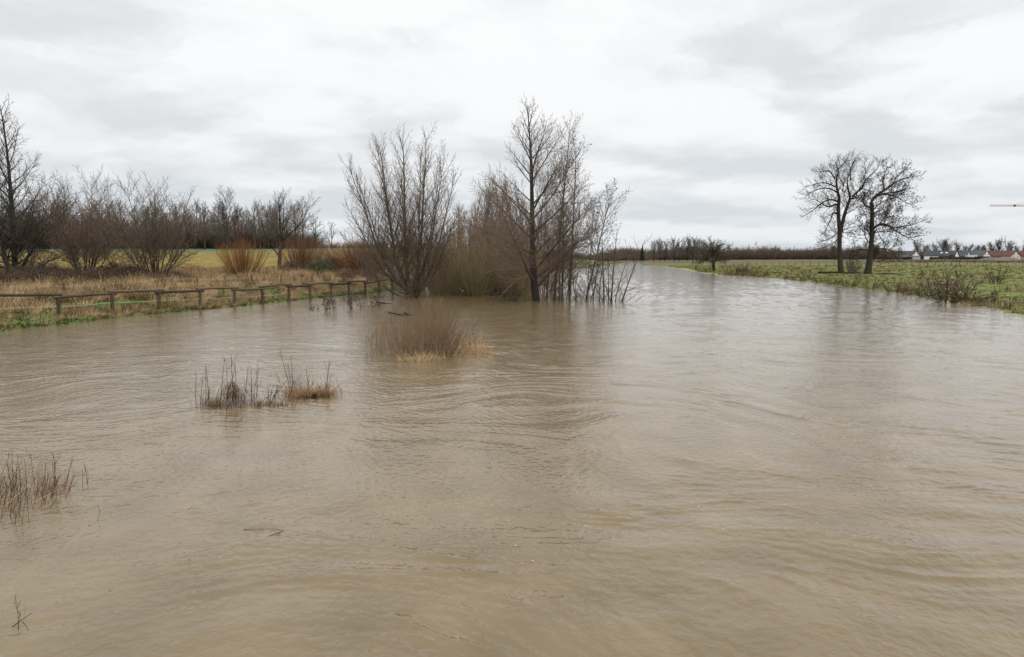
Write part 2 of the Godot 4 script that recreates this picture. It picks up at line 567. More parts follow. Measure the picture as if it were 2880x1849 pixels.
# ---------------------------------------------------------------- trees standing in the river
func river_trees() -> void:
	twig_min = 0.0085
	# big single tree with a straight leader
	rng.seed = 101
	var T := plan([
		lv(BARK_DARK, 10, 1, 0, 0),
		lv(BARK, 5, 8, 0.07, 0.22, {"from": 0.29, "to": 0.985, "per_m": 3.3, "l0": 8.2, "l1": 0.9, "lp": 1.5, "ang": 57.0, "ang1": 38.0, "jit": 8.0, "rk": 0.0135, "r0": 0.012, "tip": 0.12, "col2": TWIG_GREY}),
		lv(TWIG, 3, 4, 0.10, 0.30, {"from": 0.15, "to": 1.0, "per_m": 3.6, "ratio": 0.46, "fall": 0.6, "ang": 36.0, "rk": 0.008, "r0": 0.004, "tip": 0.25}),
		lv(TWIG_RED, 3, 2, 0.12, 0.15, {"from": 0.1, "to": 1.0, "per_m": 5.0, "ratio": 0.42, "fall": 0.5, "ang": 34.0, "rk": 0.004, "r0": 0.0035, "rmin": 0.005, "tip": 0.5}),
		lv(TWIG_RED, 3, 1, 0.12, 0.15, {"from": 0.1, "to": 1.0, "per_m": 3.6, "ratio": 0.6, "fall": 0.4, "ang": 34.0, "rk": 0.003, "r0": 0.003, "tip": 0.5})], 0)
	limb(T, curve([Vector3(0.25, -0.9, 0), Vector3(0.15, 0, 0), Vector3(-0.15, 2.4, 0.1), Vector3(-0.3, 6, 0.1), Vector3(-0.35, 10, -0.1), Vector3(-0.5, 13.8, 0), Vector3(-0.75, 17.0, 0)], 14), PackedFloat32Array([0.58, 0.45, 0.37, 0.34, 0.31, 0.285, 0.26, 0.23, 0.20, 0.17, 0.135, 0.10, 0.07, 0.045, 0.015]), 0)
	# a few long low boughs
	for q in [[3.4, -4.6, 3.3, 1.2], [3.0, -3.4, 0.8, 1.4], [4.4, -4.4, 4.4, -1.0], [4.3, 5.6, 6.8, 0.6]]:
		var b := Vector3(-0.2, q[0], 0)
		limb(T, curve([b, b + Vector3(q[1] * 0.45, (q[2] - q[0]) * 0.3 + 0.15, q[3] * 0.5), Vector3(q[1], q[2], q[3])], 7), taper(8, 0.09, 0.012), 2)
	put(finish(T, "tall_bare_tree", "tallest bare tree with one straight dark trunk standing in the flood water", "tree"), 2.03, 58.46, 0, 1, -0.0)

	# multi-stemmed willow
	rng.seed = 102
	var wl := [
		lv(Color(0.105, 0.075, 0.050), 8, 1, 0, 0, {"col2": TWIG}),
		lv(Color(0.14, 0.108, 0.075), 4, 6, 0.07, 0.35, {"from": 0.16, "to": 0.98, "per_m": 2.7, "ratio": 0.33, "fall": 0.62, "ang": 33.0, "ang1": 24.0, "jit": 8.0, "rk": 0.009, "r0": 0.007, "tip": 0.15, "col2": TWIG}),
		lv(TWIG, 3, 3, 0.12, 0.10, {"from": 0.1, "to": 1.0, "per_m": 5.0, "ratio": 0.42, "fall": 0.5, "ang": 33.0, "rk": 0.005, "r0": 0.004, "rmin": 0.0055, "tip": 0.4}),
		lv(TWIG_RED, 3, 2, 0.14, -0.05, {"from": 0.1, "to": 1.0, "per_m": 3.2, "ratio": 0.55, "fall": 0.4, "ang": 36.0, "rk": 0.003, "r0": 0.003, "rmin": 0.0045, "tip": 0.5})]
	T = plan(wl, 0)
	limb_plain(T, curve([Vector3(0.05, -0.9, 0), Vector3(0, 0, 0), Vector3(-0.05, 0.9, 0), Vector3(0, 1.7, 0.05)], 6), PackedFloat32Array([0.75, 0.66, 0.6, 0.58, 0.55, 0.5, 0.42]))
	for q in [[-0.5, 0.6, 16.6, 0.21], [-3.2, -1.2, 16.0, 0.19], [1.7, 1.2, 16.2, 0.21], [-2.3, 2.2, 15.2, 0.16], [-5.4, 0.8, 13.6, 0.16], [-6.3, -1.5, 10.2, 0.12], [4.1, -0.6, 13.0, 0.15], [3.4, 2.4, 14.2, 0.14], [0.6, -3.0, 15.4, 0.15], [2.5, -2.6, 13.8, 0.13], [-4.2, 3.2, 12.4, 0.12], [-1.4, -3.6, 14.0, 0.13], [-5.8, 1.8, 7.0, 0.09], [4.6, 1.4, 9.4, 0.10]]:
		var b := Vector3(signf(q[0]) * 0.28, rnd(0.4, 1.5), signf(q[1]) * 0.2)
		var e := Vector3(q[0], q[2] * 0.93, q[1])
		limb(T, curve([b, b.lerp(e, 0.3) + Vector3(q[0] * 0.13, -0.3, q[1] * 0.13), b.lerp(e, 0.65) + Vector3(q[0] * 0.08, 0, q[1] * 0.08), e], 12), taper(13, q[3], 0.012, 0.85), 0)
	for k in 26:   # low drooping shoots round the stool
		var az := rnd(0, TAU)
		shoot(T, Vector3(cos(az) * 0.35, rnd(0.2, 1.6), sin(az) * 0.35), Vector3(cos(az), rnd(-0.1, 0.7), sin(az)).normalized(), rnd(1.5, 4.0), 0.018, 1)
	put(finish(T, "willow_tree", "wide bare willow with many stems fanning from one stool in the water", "tree"), -9.3, 63.35, 0, 1, 0.0)

	# slender alders with hanging cones and dead leaves beside the tall tree
	rng.seed = 103
	var al := [
		lv(Color(0.060, 0.044, 0.032), 6, 1, 0, 0, {"col2": TWIG}),
		lv(TWIG, 4, 5, 0.10, 0.25, {"from": 0.3, "to": 0.98, "per_m": 3.8, "l0": 3.4, "l1": 1.7, "ang": 52.0, "ang1": 32.0, "jit": 12.0, "rk": 0.008, "r0": 0.006, "tip": 0.2}),
		lv(TWIG_RED, 3, 3, 0.12, 0.10, {"from": 0.15, "to": 1.0, "per_m": 7.0, "ratio": 0.42, "fall": 0.5, "ang": 40.0, "rk": 0.004, "r0": 0.004, "rmin": 0.005, "tip": 0.5})]
	var cones := {"n": 6, "p": 0.42, "size": 0.11, "col": Color(0.07, 0.048, 0.036), "col2": Color(0.15, 0.09, 0.06)}
	# base x, d, top lean, height, radius, label
	for q in [
		[3.55, 58.4, 1.3, 15.6, 0.17, "tall leaning alder close beside the tallest tree, reddish trunk", 0.06],
		[5.05, 60.3, 0.5, 14.0, 0.15, "straight dark alder full of dead leaves behind the leaning alder", 0.34],
		[6.35, 60.0, 2.2, 9.9, 0.12, "slanting alder hung with dark leaves beside the mossy shrub", 0.55],
		[4.5, 61.5, 0.1, 12.6, 0.12, "thin upright alder between two thicker alders", 0.18]]:
		cones.p = q[6]
		T = plan(al, 0, cones.duplicate())
		limb(T, curve([Vector3(0, -0.9, 0), Vector3(0, 0, 0), Vector3(q[2] * 0.45, q[3] * 0.45, rnd(-0.3, 0.3)), Vector3(q[2] * 0.75, q[3] * 0.75, rnd(-0.4, 0.4)), Vector3(q[2], q[3], 0)], 12), taper(13, q[4], 0.012, 0.9), 0)
		for k in int(q[3] * 0.3):   # water shoots low on the trunk
			var az := rnd(0, TAU)
			shoot(T, Vector3(q[2] * 0.1, rnd(0.1, 3.0), 0), Vector3(cos(az), rnd(0.2, 1.0), sin(az)).normalized(), rnd(0.8, 2.4), 0.012, 1)
		put(finish(T, "alder_tree", q[5], "tree"), q[0], q[1], 0, 1, -0.0)
	# thin poles crowding the same spit
	rng.seed = 104
	var poles := [[2.9, 60.5], [4.1, 58.9], [5.6, 58.6], [6.0, 62.5], [6.9, 59.2], [7.4, 61.2], [5.3, 62.8], [3.4, 62.4], [7.0, 63.4], [4.7, 59.6], [6.5, 58.3], [7.7, 59.9]]
	for q in poles:
		var h := rnd(5.0, 10.5)
		T = plan([
			lv(Color(0.075, 0.06, 0.036), 5, 1, 0, 0, {"col2": TWIG}),
			lv(TWIG, 3, 4, 0.14, 0.3, {"from": 0.22, "to": 0.98, "per_m": 4.5, "l0": 2.2, "l1": 0.8, "ang": 48.0, "jit": 16.0, "rk": 0.006, "r0": 0.005, "tip": 0.3}),
			lv(TWIG_RED, 3, 2, 0.14, 0.1, {"per_m": 6.0, "ratio": 0.45, "ang": 40.0, "rk": 0.004, "r0": 0.0035, "rmin": 0.005, "tip": 0.5})], 0, {"n": 4, "p": 0.3, "size": 0.10, "col": Color(0.05, 0.032, 0.026), "col2": Color(0.10, 0.055, 0.04)})
		limb(T, curve([Vector3(0, -0.9, 0), Vector3(0, 0, 0), Vector3(rnd(-0.5, 0.7), h * 0.5, rnd(-0.4, 0.4)), Vector3(rnd(-0.8, 1.4), h, rnd(-0.6, 0.6))], 9), taper(10, rnd(0.05, 0.09), 0.01), 0)
		put(finish(T, "alder_sapling", "thin bare alder pole rising from the water in the crowded spit", "tree", "alder poles crowding the flooded spit"), q[0], q[1], 0, 1, 0)
	# mossy shrub at the tip of the spit
	rng.seed = 105
	T = plan([
		lv(Color(0.095, 0.10, 0.028), 6, 1, 0, 0, {"col2": Color(0.09, 0.085, 0.035)}),
		lv(Color(0.10, 0.10, 0.035), 4, 6, 0.10, 0.75, {"from": 0.12, "to": 0.97, "per_m": 2.6, "l0": 2.7, "l1": 1.2, "ang": 62.0, "ang1": 40.0, "jit": 14.0, "rk": 0.008, "r0": 0.008, "tip": 0.25, "col2": Color(0.07, 0.06, 0.04)}),
		lv(Color(0.075, 0.062, 0.042), 3, 3, 0.14, 0.6, {"from": 0.2, "per_m": 2.6, "ratio": 0.45, "ang": 45.0, "rk": 0.005, "r0": 0.006, "rmin": 0.006, "tip": 0.5})], 0, {"n": 4, "p": 0.5, "size": 0.07, "col": Color(0.03, 0.028, 0.022), "col2": Color(0.06, 0.05, 0.035)})
	for q in [[-0.55, -0.7, 6.4, 0.10], [0, 0.4, 6.9, 0.12], [0.75, 2.6, 6.0, 0.10], [0.2, 1.5, 5.0, 0.07], [-0.2, -0.2, 5.6, 0.06]]:
		limb(T, curve([Vector3(q[0], -0.9, 0), Vector3(q[0], 0, 0), Vector3(lerpf(q[0], q[1], 0.4), q[2] * 0.45, rnd(-0.5, 0.5)), Vector3(q[1] + q[0] * 0.2, q[2], rnd(-0.8, 0.8))], 9), taper(10, q[3], 0.014), 0)
	put(finish(T, "mossy_shrub", "low spreading shrub with moss green stems at the open water end of the spit", "shrub", "", ["stems", "branches", "buds"]), 8.4, 57.9, 0, 1, 0)

	# dense thicket between willow and tall tree
	rng.seed = 106
	var kinds := []
	for v in 3:
		var cols: Array = [[Color(0.36, 0.29, 0.16), Color(0.42, 0.34, 0.18), Color(0.40, 0.30, 0.19)], [Color(0.33, 0.24, 0.16), Color(0.42, 0.28, 0.18), Color(0.43, 0.29, 0.19)], [Color(0.34, 0.30, 0.15), Color(0.42, 0.36, 0.18), Color(0.42, 0.35, 0.18)]][v]
		T = plan([
			lv(cols[0], 4, 1, 0, 0, {"col2": cols[1]}),
			lv(cols[1], 3, 3, 0.13, 0.2, {"from": 0.2, "to": 0.98, "per_m": 2.6, "ratio": 0.34, "fall": 0.5, "ang": 32.0, "jit": 14.0, "rk": 0.006, "r0": 0.008, "tip": 0.4}),
			lv(cols[2], 3, 2, 0.15, 0.05, {"from": 0.1, "per_m": 2.6, "ratio": 0.5, "ang": 36.0, "rk": 0.004, "r0": 0.006, "rmin": 0.010, "tip": 0.5})], 0, {"n": 2, "p": 0.25, "size": 0.07, "col": Color(0.11, 0.06, 0.035), "col2": Color(0.17, 0.10, 0.06)} if v == 1 else null)
		for k in 34:
			var az := rnd(0, TAU)
			var lean := rnd(0.1, 1.0)
			var h := rnd(3.8, 7.6) * (1.0 - 0.3 * lean)
			var b := Vector3(cos(az) * rnd(0.1, 0.7), -0.7, sin(az) * rnd(0.1, 0.7))
			var e := b + Vector3(cos(az) * lean * 3.4, h + 0.7, sin(az) * lean * 3.4)
			limb(T, curve([b, b.lerp(e, 0.4) + Vector3(cos(az), -0.2, sin(az)) * lean * 0.5, e], 6), taper(7, rnd(0.03, 0.075), 0.012), 0)
		kinds.append(T)
	var texts := ["olive twigged willow scrub standing in flood water between willow and tallest tree", "reddish brown scrub with dead leaves between willow and tallest tree", "greenish arching scrub in the thicket between willow and tallest tree"]
	var firsts := [null, null, null]
	var spots := [[-6.3, 67.0, 0, 1.0], [-4.4, 68.2, 2, 0.95], [-2.6, 67.4, 0, 1.0], [-0.8, 68.4, 1, 0.95], [0.6, 67.0, 0, 0.85], [-5.4, 71.5, 1, 1.1], [-3.2, 72.5, 1, 1.1], [-1.0, 72.0, 1, 1.1], [1.2, 71.5, 1, 1.0], [-7.6, 72.0, 0, 1.05], [-4.5, 76.5, 1, 1.2], [-1.6, 77.0, 1, 1.2], [1.4, 76.5, 1, 1.1], [-7.4, 78.0, 1, 1.2], [-9.8, 76.0, 2, 1.0], [3.6, 73.0, 1, 0.9], [-3.4, 65.6, 2, 0.7], [0.2, 65.2, 2, 0.6]]
	for q in spots:
		var v: int = q[2]
		var o: Node3D
		if firsts[v] == null:
			o = finish(kinds[v], "willow_scrub", texts[v], "shrub", "scrub of the flooded thicket", ["stems", "twigs", "leaves"])
			firsts[v] = o
		else:
			o = copy(firsts[v], "willow_scrub")
		o.position = Vector3(q[0], 0.0, -q[1])
		o.rotation.y = rnd(0, TAU)
		o.scale = Vector3.ONE * q[3]
	# slender trees behind the thicket
	rng.seed = 107
	var first: Node3D = null
	for v in 2:
		T = plan([
			lv(Color(0.075, 0.05, 0.036), 5, 1, 0, 0, {"col2": TWIG_RED}),
			lv(TWIG_RED, 3, 4, 0.10, 0.5, {"from": 0.25, "to": 0.98, "per_m": 5.0, "l0": 3.6, "l1": 0.9, "ang": 42.0, "ang1": 26.0, "rk": 0.006, "r0": 0.006, "tip": 0.3}),
			lv(TWIG_RED, 3, 2, 0.12, 0.2, {"per_m": 6.5, "ratio": 0.45, "ang": 32.0, "rk": 0.004, "r0": 0.005, "rmin": 0.006, "tip": 0.5})], 0, {"n": 3, "p": 0.3, "size": 0.09, "col": LEAF_DEAD, "col2": Color(0.1, 0.055, 0.04)} if v == 1 else null)
		for s in 3:
			limb(T, curve([Vector3(rnd(-0.3, 0.3), -0.8, 0), Vector3(rnd(-0.8, 0.8), 6, rnd(-0.5, 0.5)), Vector3(rnd(-1.6, 1.6), rnd(10.5, 13.5), rnd(-1, 1))], 10), taper(11, 0.1, 0.012), 0)
		first = finish(T, "slender_tree", ["slender reddish bare tree rising behind the flooded thicket", "slender bare tree with dead leaves rising behind the flooded thicket"][v], "tree", "slender trees behind the thicket")
		var where: Array = [[-4.6, 80.0, 0.95], [-2.9, 79.0, 1.0], [-1.4, 82.0, 1.05], [-0.6, 78.0, 0.95], [1.6, 86.0, 1.0], [3.9, 80.0, 0.95], [0.4, 92.0, 1.1], [-3.8, 90.0, 1.15]] if v == 0 else [[-6.6, 82.0, 0.85], [-11.5, 80.0, 0.7], [5.6, 78.0, 0.9]]
		for k in where.size():
			var q: Array = where[k]
			var o: Node3D = first if k == 0 else copy(first, "slender_tree")
			o.position = Vector3(q[0], minf(gy(q[0], q[1]), 0.0), -q[1])
			o.rotation.y = rnd(0, TAU)
			o.scale = Vector3.ONE * q[2]
	# branches stranded against the tall tree
	rng.seed = 108
	T = plan([
		lv(BARK_DARK, 4, 1, 0, 0, {"col2": BARK}),
		lv(BARK_DARK, 3, 3, 0.2, 0.2, {"per_m": 3.0, "ratio": 0.5, "ang": 45.0, "rk": 0.006, "r0": 0.006, "tip": 0.4})], 0)
	for k in 26:
		var b := Vector3(rnd(-2.6, 1.4), rnd(-0.35, -0.1), rnd(-0.6, 0.5))
		var e := b + Vector3(rnd(-1.2, 0.6), rnd(0.3, 1.2), rnd(-0.5, 0.5))
		limb(T, curve([b, b.lerp(e, 0.5) + Vector3(0, rnd(0, 0.25), 0), e], 4), taper(5, rnd(0.012, 0.03), 0.006), 0)
	var dr := finish(T, "driftwood_pile", "tangle of dark drift branches caught at the foot of the tallest tree", "driftwood", "", ["branches", "twigs", "leaves"])
	dr.position = Vector3(1.6, 0.0, -57.9)

func limb_plain(T: Dictionary, pts: PackedVector3Array, rad: PackedFloat32Array) -> void:
	T.geo[0].tube(pts, rad, 10, T.lv[0].col, T.lv[0].col)

# ---------------------------------------------------------------- left bank hedge and trees
func stool(stems: int, h0: float, h1: float, spread: float, r: float, levels: Array, leaf = null) -> Dictionary:
	# many stems from one foot
	var T := plan(levels, 0, leaf)
	for k in stems:
		var az := TAU * k / stems + rnd(-0.5, 0.5)
		var lean := sqrt(rng.randf())
		var h := rnd(h0, h1) * (1.0 - 0.3 * lean)
		var b := Vector3(cos(az) * rnd(0.05, 0.5), -0.2, sin(az) * rnd(0.05, 0.5))
		var e := b + Vector3(cos(az) * lean * spread, h, sin(az) * lean * spread)
		limb(T, curve([b, b.lerp(e, 0.35) + Vector3(cos(az), 0, sin(az)) * lean * spread * 0.08, e], 8), taper(9, r * rnd(0.6, 1.1), 0.012), 0)
	return T

func left_bank_trees() -> void:
	twig_min = 0.0105
	# tall tree at the edge
	rng.seed = 201
	var T := plan([
		lv(BARK_DARK, 8, 1, 0, 0),
		lv(BARK_DARK, 5, 7, 0.10, 0.45, {"from": 0.12, "to": 0.98, "per_m": 3.0, "l0": 8.0, "l1": 1.5, "lp": 0.9, "ang": 60.0, "ang1": 34.0, "rk": 0.0115, "r0": 0.012, "tip": 0.12, "col2": BARK}),
		lv(BARK, 3, 4, 0.13, 0.15, {"from": 0.15, "per_m": 3.0, "ratio": 0.42, "fall": 0.5, "ang": 40.0, "rk": 0.007, "r0": 0.005, "tip": 0.3}),
		lv(BARK, 3, 2, 0.14, 0.0, {"from": 0.1, "per_m": 6.0, "ratio": 0.45, "ang": 38.0, "rk": 0.004, "r0": 0.005, "rmin": 0.006, "tip": 0.5}),
		lv(BARK, 3, 1, 0.14, 0.0, {"from": 0.1, "per_m": 1.8, "ratio": 0.5, "ang": 38.0, "rk": 0.004, "r0": 0.003, "tip": 0.5})], 0)
	limb(T, curve([Vector3(0, -0.3, 0), Vector3(0.1, 4, 0), Vector3(0.4, 9, 0.3), Vector3(0.1, 14, 0), Vector3(-0.2, 18.2, 0)], 12), taper(13, 0.34, 0.02), 0)
	limb(T, curve([Vector3(-0.2, -0.3, 0), Vector3(-1.0, 4, 0.4), Vector3(-2.6, 10, 0.3), Vector3(-3.6, 16.5, 0)], 12), taper(13, 0.28, 0.02), 0)
	for q in [[4.6, 5.2, 1.6], [6.4, 7.6, 0.5], [5.8, 3.4, -1.8]]:
		limb(T, curve([Vector3(0.1, 0.1, 0), Vector3(q[0] * 0.4, q[1] * 0.5, q[2] * 0.4), Vector3(q[0], q[1], q[2])], 8), taper(9, 0.13, 0.02), 1)
	put(finish(T, "hedge_tree", "tall dark bare tree at the end of the hedge, taller than its neighbours", "tree"), -53.0, 73.0)

	var hz := func(c0: Color, c1: Color, dens: float) -> Array:
		return [
			lv(BARK_DARK, 5, 1, 0, 0, {"col2": c0}),
			lv(c0, 4, 5, 0.12, 0.35, {"from": 0.3, "to": 0.98, "per_m": 3.2 * dens, "ratio": 0.40, "fall": 0.45, "ang": 40.0, "jit": 14.0, "rk": 0.008, "r0": 0.006, "tip": 0.2}),
			lv(c1, 3, 3, 0.14, 0.2, {"from": 0.12, "per_m": 4.2 * dens, "ratio": 0.42, "ang": 38.0, "rk": 0.005, "r0": 0.004, "rmin": 0.006, "tip": 0.4}),
			lv(c1, 3, 1, 0.14, 0.0, {"from": 0.1, "per_m": 3.6, "ratio": 0.45, "ang": 38.0, "rk": 0.004, "r0": 0.003, "rmin": 0.006, "tip": 0.5})]
	var hazel := ["hedge_shrub", "shrub", "stems"]
	rng.seed = 202
	T = stool(15, 9.0, 12.0, 5.4, 0.10, hz.call(TWIG, TWIG_RED, 1.0))
	put(finish(T, "hedge_shrub", "broad brown many stemmed bush tree right beside the tall hedge tree", "bush tree", "", ["stems", "crown", "leaves"]), -46.5, 74.5)
	rng.seed = 203
	T = stool(14, 8.5, 11.8, 5.6, 0.11, hz.call(BARK, TWIG, 0.95))
	put(finish(T, "hedge_shrub", "dark many stemmed bush tree with open foot at the free end of the hedge", "bush tree", "", ["stems", "crown", "leaves"]), -38.6, 74.0)
	rng.seed = 204
	T = stool(10, 4.0, 6.5, 3.6, 0.07, hz.call(TWIG, TWIG, 0.8))
	put(finish(T, "hedge_shrub", "lower grey brown bush filling the hedge between two bush trees", "bush tree", "", ["stems", "crown", "leaves"]), -42.6, 76.0)
	rng.seed = 205
	T = stool(10, 4.5, 7.0, 5.2, 0.07, hz.call(BARK, TWIG, 0.8))
	put(finish(T, "hedge_shrub", "sprawling dark bush leaning out under the tall hedge tree", "bush tree", "", ["stems", "crown", "leaves"]), -50.0, 70.0)

	# single tree in the meadow
	rng.seed = 206
	T = plan([
		lv(BARK_DARK, 8, 1, 0, 0, {"col2": BARK}),
		lv(BARK_DARK, 5, 7, 0.13, 0.55, {"from": 0.36, "to": 0.97, "per_m": 2.6, "l0": 6.6, "l1": 3.0, "lp": 0.7, "ang": 54.0, "ang1": 26.0, "jit": 10.0, "rk": 0.014, "r0": 0.01, "tip": 0.15, "col2": BARK}),
		lv(BARK, 3, 4, 0.13, 0.3, {"from": 0.2, "per_m": 2.6, "ratio": 0.45, "fall": 0.4, "ang": 38.0, "rk": 0.009, "r0": 0.005, "tip": 0.3}),
		lv(TWIG_GREY, 3, 2, 0.13, 0.1, {"from": 0.15, "per_m": 4.5, "ratio": 0.48, "ang": 36.0, "rk": 0.005, "r0": 0.005, "rmin": 0.007, "tip": 0.5}),
		lv(TWIG_GREY, 3, 1, 0.13, 0.1, {"from": 0.15, "per_m": 4.0, "ratio": 0.5, "ang": 36.0, "rk": 0.004, "r0": 0.004, "tip": 0.5})], 0)
	limb(T, curve([Vector3(-0.25, -0.3, 0), Vector3(0, 0.6, 0), Vector3(0.25, 3.5, 0), Vector3(0.35, 6, 0), Vector3(0.25, 9.2, 0)], 10), PackedFloat32Array([0.42, 0.33, 0.29, 0.27, 0.25, 0.22, 0.19, 0.15, 0.12, 0.08, 0.04]), 0)
	limb(T, curve([Vector3(0.2, 3.9, 0), Vector3(1.8, 5.0, 0.3), Vector3(3.6, 6.8, 0.4), Vector3(4.6, 9.0, 0.2)], 8), taper(9, 0.14, 0.02), 1)
	put(finish(T, "meadow_tree", "single bare tree with rounded crown beside the orange osier bush", "tree"), -32.6, 96.0)

	# osiers: straight orange rods from a stool
	rng.seed = 207
	for v in 3:
		var q: Array = [[-32.0, 81.5, 1.0, 190, 3.3, 4.9, 2.5, "round orange osier bush of straight upright rods near the hedge", OSIER], [-28.4, 93.0, 1.15, 260, 2.6, 4.6, 2.4, "smaller reddish osier bush right beside the single meadow tree", Color(0.34, 0.155, 0.075)], [-20.5, 93.0, 1.25, 460, 2.4, 4.6, 3.8, "wide orange brown osier bush behind the willow", Color(0.37, 0.17, 0.075)]][v]
		var c: Color = q[8]
		T = plan([
			lv(c * 0.45, 3, 1, 0, 0, {"col2": c}),
			lv(c, 3, 2, 0.06, 0.2, {"from": 0.3, "per_m": 1.7, "ratio": 0.35, "ang": 20.0, "rk": 0.003, "r0": 0.006, "rmin": 0.007, "tip": 0.5})], 0)
		for k in q[3]:
			var az := rnd(0, TAU)
			var lean := pow(rng.randf(), 0.7)
			var b := Vector3(cos(az) * lean * 0.8, -0.15, sin(az) * lean * 0.8)
			var e := b + Vector3(cos(az) * lean * q[6], rnd(q[4], q[5]) * (1.0 - 0.25 * lean), sin(az) * lean * q[6])
			limb(T, curve([b, b.lerp(e, 0.45) + Vector3(cos(az), 0, sin(az)) * lean * 0.35, e], 4), taper(5, 0.017, 0.007), 0)
		put(finish(T, "osier_bush", q[7], "bush", "", ["rods", "side_shoots", "leaves"]), q[0], q[1], 0, q[2])
	# more brush towards the willow
	rng.seed = 208
	T = stool(16, 3.0, 5.0, 4.0, 0.05, hz.call(TWIG, TWIG_RED, 1.0), {"n": 2, "p": 0.5, "size": 0.10, "col": Color(0.16, 0.05, 0.025), "col2": Color(0.22, 0.09, 0.04)})
	put(finish(T, "brown_bush", "low bush of russet dead leaves behind the willow", "bush", "", ["stems", "crown", "leaves"]), -17.0, 88.0)
	T = stool(14, 4.0, 7.0, 3.6, 0.06, hz.call(TWIG, TWIG, 1.0))
	put(finish(T, "brown_bush", "grey brown bush close behind the willow stems", "bush", "", ["stems", "crown", "leaves"]), -13.4, 86.0)

	# ivy mound and bramble bushes
	rng.seed = 209
	mound("ivy_mound", "dark green ivy covered mound behind the post and rail fence", -24.6, 88.0, 2.1, 1.9, Color(0.035, 0.06, 0.018), Color(0.085, 0.12, 0.035), 2600, 0.10, "bush")
	mound("bramble_bush", "dark red bramble hump beside the ivy mound", -28.0, 88.5, 2.3, 1.5, Color(0.06, 0.024, 0.018), Color(0.13, 0.055, 0.035), 1800, 0.10, "bush")
	mound("bramble_bush", "russet bramble hump topping the ivy mound on the field side", -24.4, 92.0, 2.2, 2.2, Color(0.07, 0.03, 0.022), Color(0.15, 0.06, 0.04), 1500, 0.10, "bush")
	mound("bramble_bush", "low russet brambles between ivy mound and willow", -19.6, 85.5, 3.0, 1.4, Color(0.07, 0.03, 0.022), Color(0.17, 0.085, 0.05), 2200, 0.10, "bush")
	var br: Node3D = mound("bramble_bush", "dark bramble tangle under the bare hedge", -51.5, 66.5, 3.2, 1.5, Color(0.04, 0.022, 0.016), Color(0.12, 0.06, 0.04), 2600, 0.10, "bush")
	br.set_meta("group", "brambles under the hedge")
	for q in [[-47.4, 68.5, 1.0], [-44.2, 70.0, 0.9], [-55.2, 66.0, 1.1], [-40.8, 72.2, 0.9], [-36.6, 72.6, 0.8], [-49.6, 72.5, 1.2], [-43.0, 74.5, 1.1], [-54.0, 71.5, 1.2]]:
		put(copy(br, "bramble_bush"), q[0], q[1], rnd(0, TAU), q[2])

func mound(called: String, label: String, x: float, d: float, r: float, h: float, c0: Color, c1: Color, leaves: int, size: float, cat: String) -> Node3D:
	var T := plan([lv(c0, 3, 1, 0, 0, {"col2": TWIG}), lv(TWIG, 3, 2, 0.2, -0.3, {"per_m": 2.0, "ratio": 0.4, "ang": 45.0, "rk": 0.004, "r0": 0.004, "rmin": 0.005, "tip": 0.5})], 0)
	for k in 90:
		var az := rnd(0, TAU)
		var q := rnd(0.2, 1.0)
		var b := Vector3(cos(az) * r * q * 0.4, -0.1, sin(az) * r * q * 0.4)
		var e := Vector3(cos(az) * r * q * 1.15, h * rnd(0.15, 0.6), sin(az) * r * q * 1.15)
		limb(T, curve([b, b.lerp(e, 0.5) + Vector3(0, h * rnd(0.7, 1.1) * (1.0 - q * 0.45), 0), e], 6), taper(7, 0.014, 0.005), 0)
	var lg: Geo = T.geo[2]
	for k in leaves:
		var az := rnd(0, TAU)
		var q := sqrt(rng.randf())
		var bump := 1.0 + 0.35 * nz.get_noise_2d(cos(az) * 40.0 * q + x * 7.0, sin(az) * 40.0 * q)
		var top := h * sqrt(maxf(0.0, 1.0 - q * q)) * bump
		var p := Vector3(cos(az) * r * q, top * pow(rng.randf(), 0.35), sin(az) * r * q)
		var dd := Vector3(rnd(-1, 1), rnd(-1, 0.4), rnd(-1, 1)).normalized()
		var s := dd.cross(Vector3(rnd(-1, 1), rnd(-1, 1), rnd(-1, 1))).normalized()
		var sz := size * rnd(0.7, 1.6)
		lg.leaf(p, dd, s, sz, sz * 0.8, c0.lerp(c1, rng.randf()))
	var o := finish(T, called, label, cat, "", ["canes", "twigs", "leaves"])
	put(o, x, d)
	return o

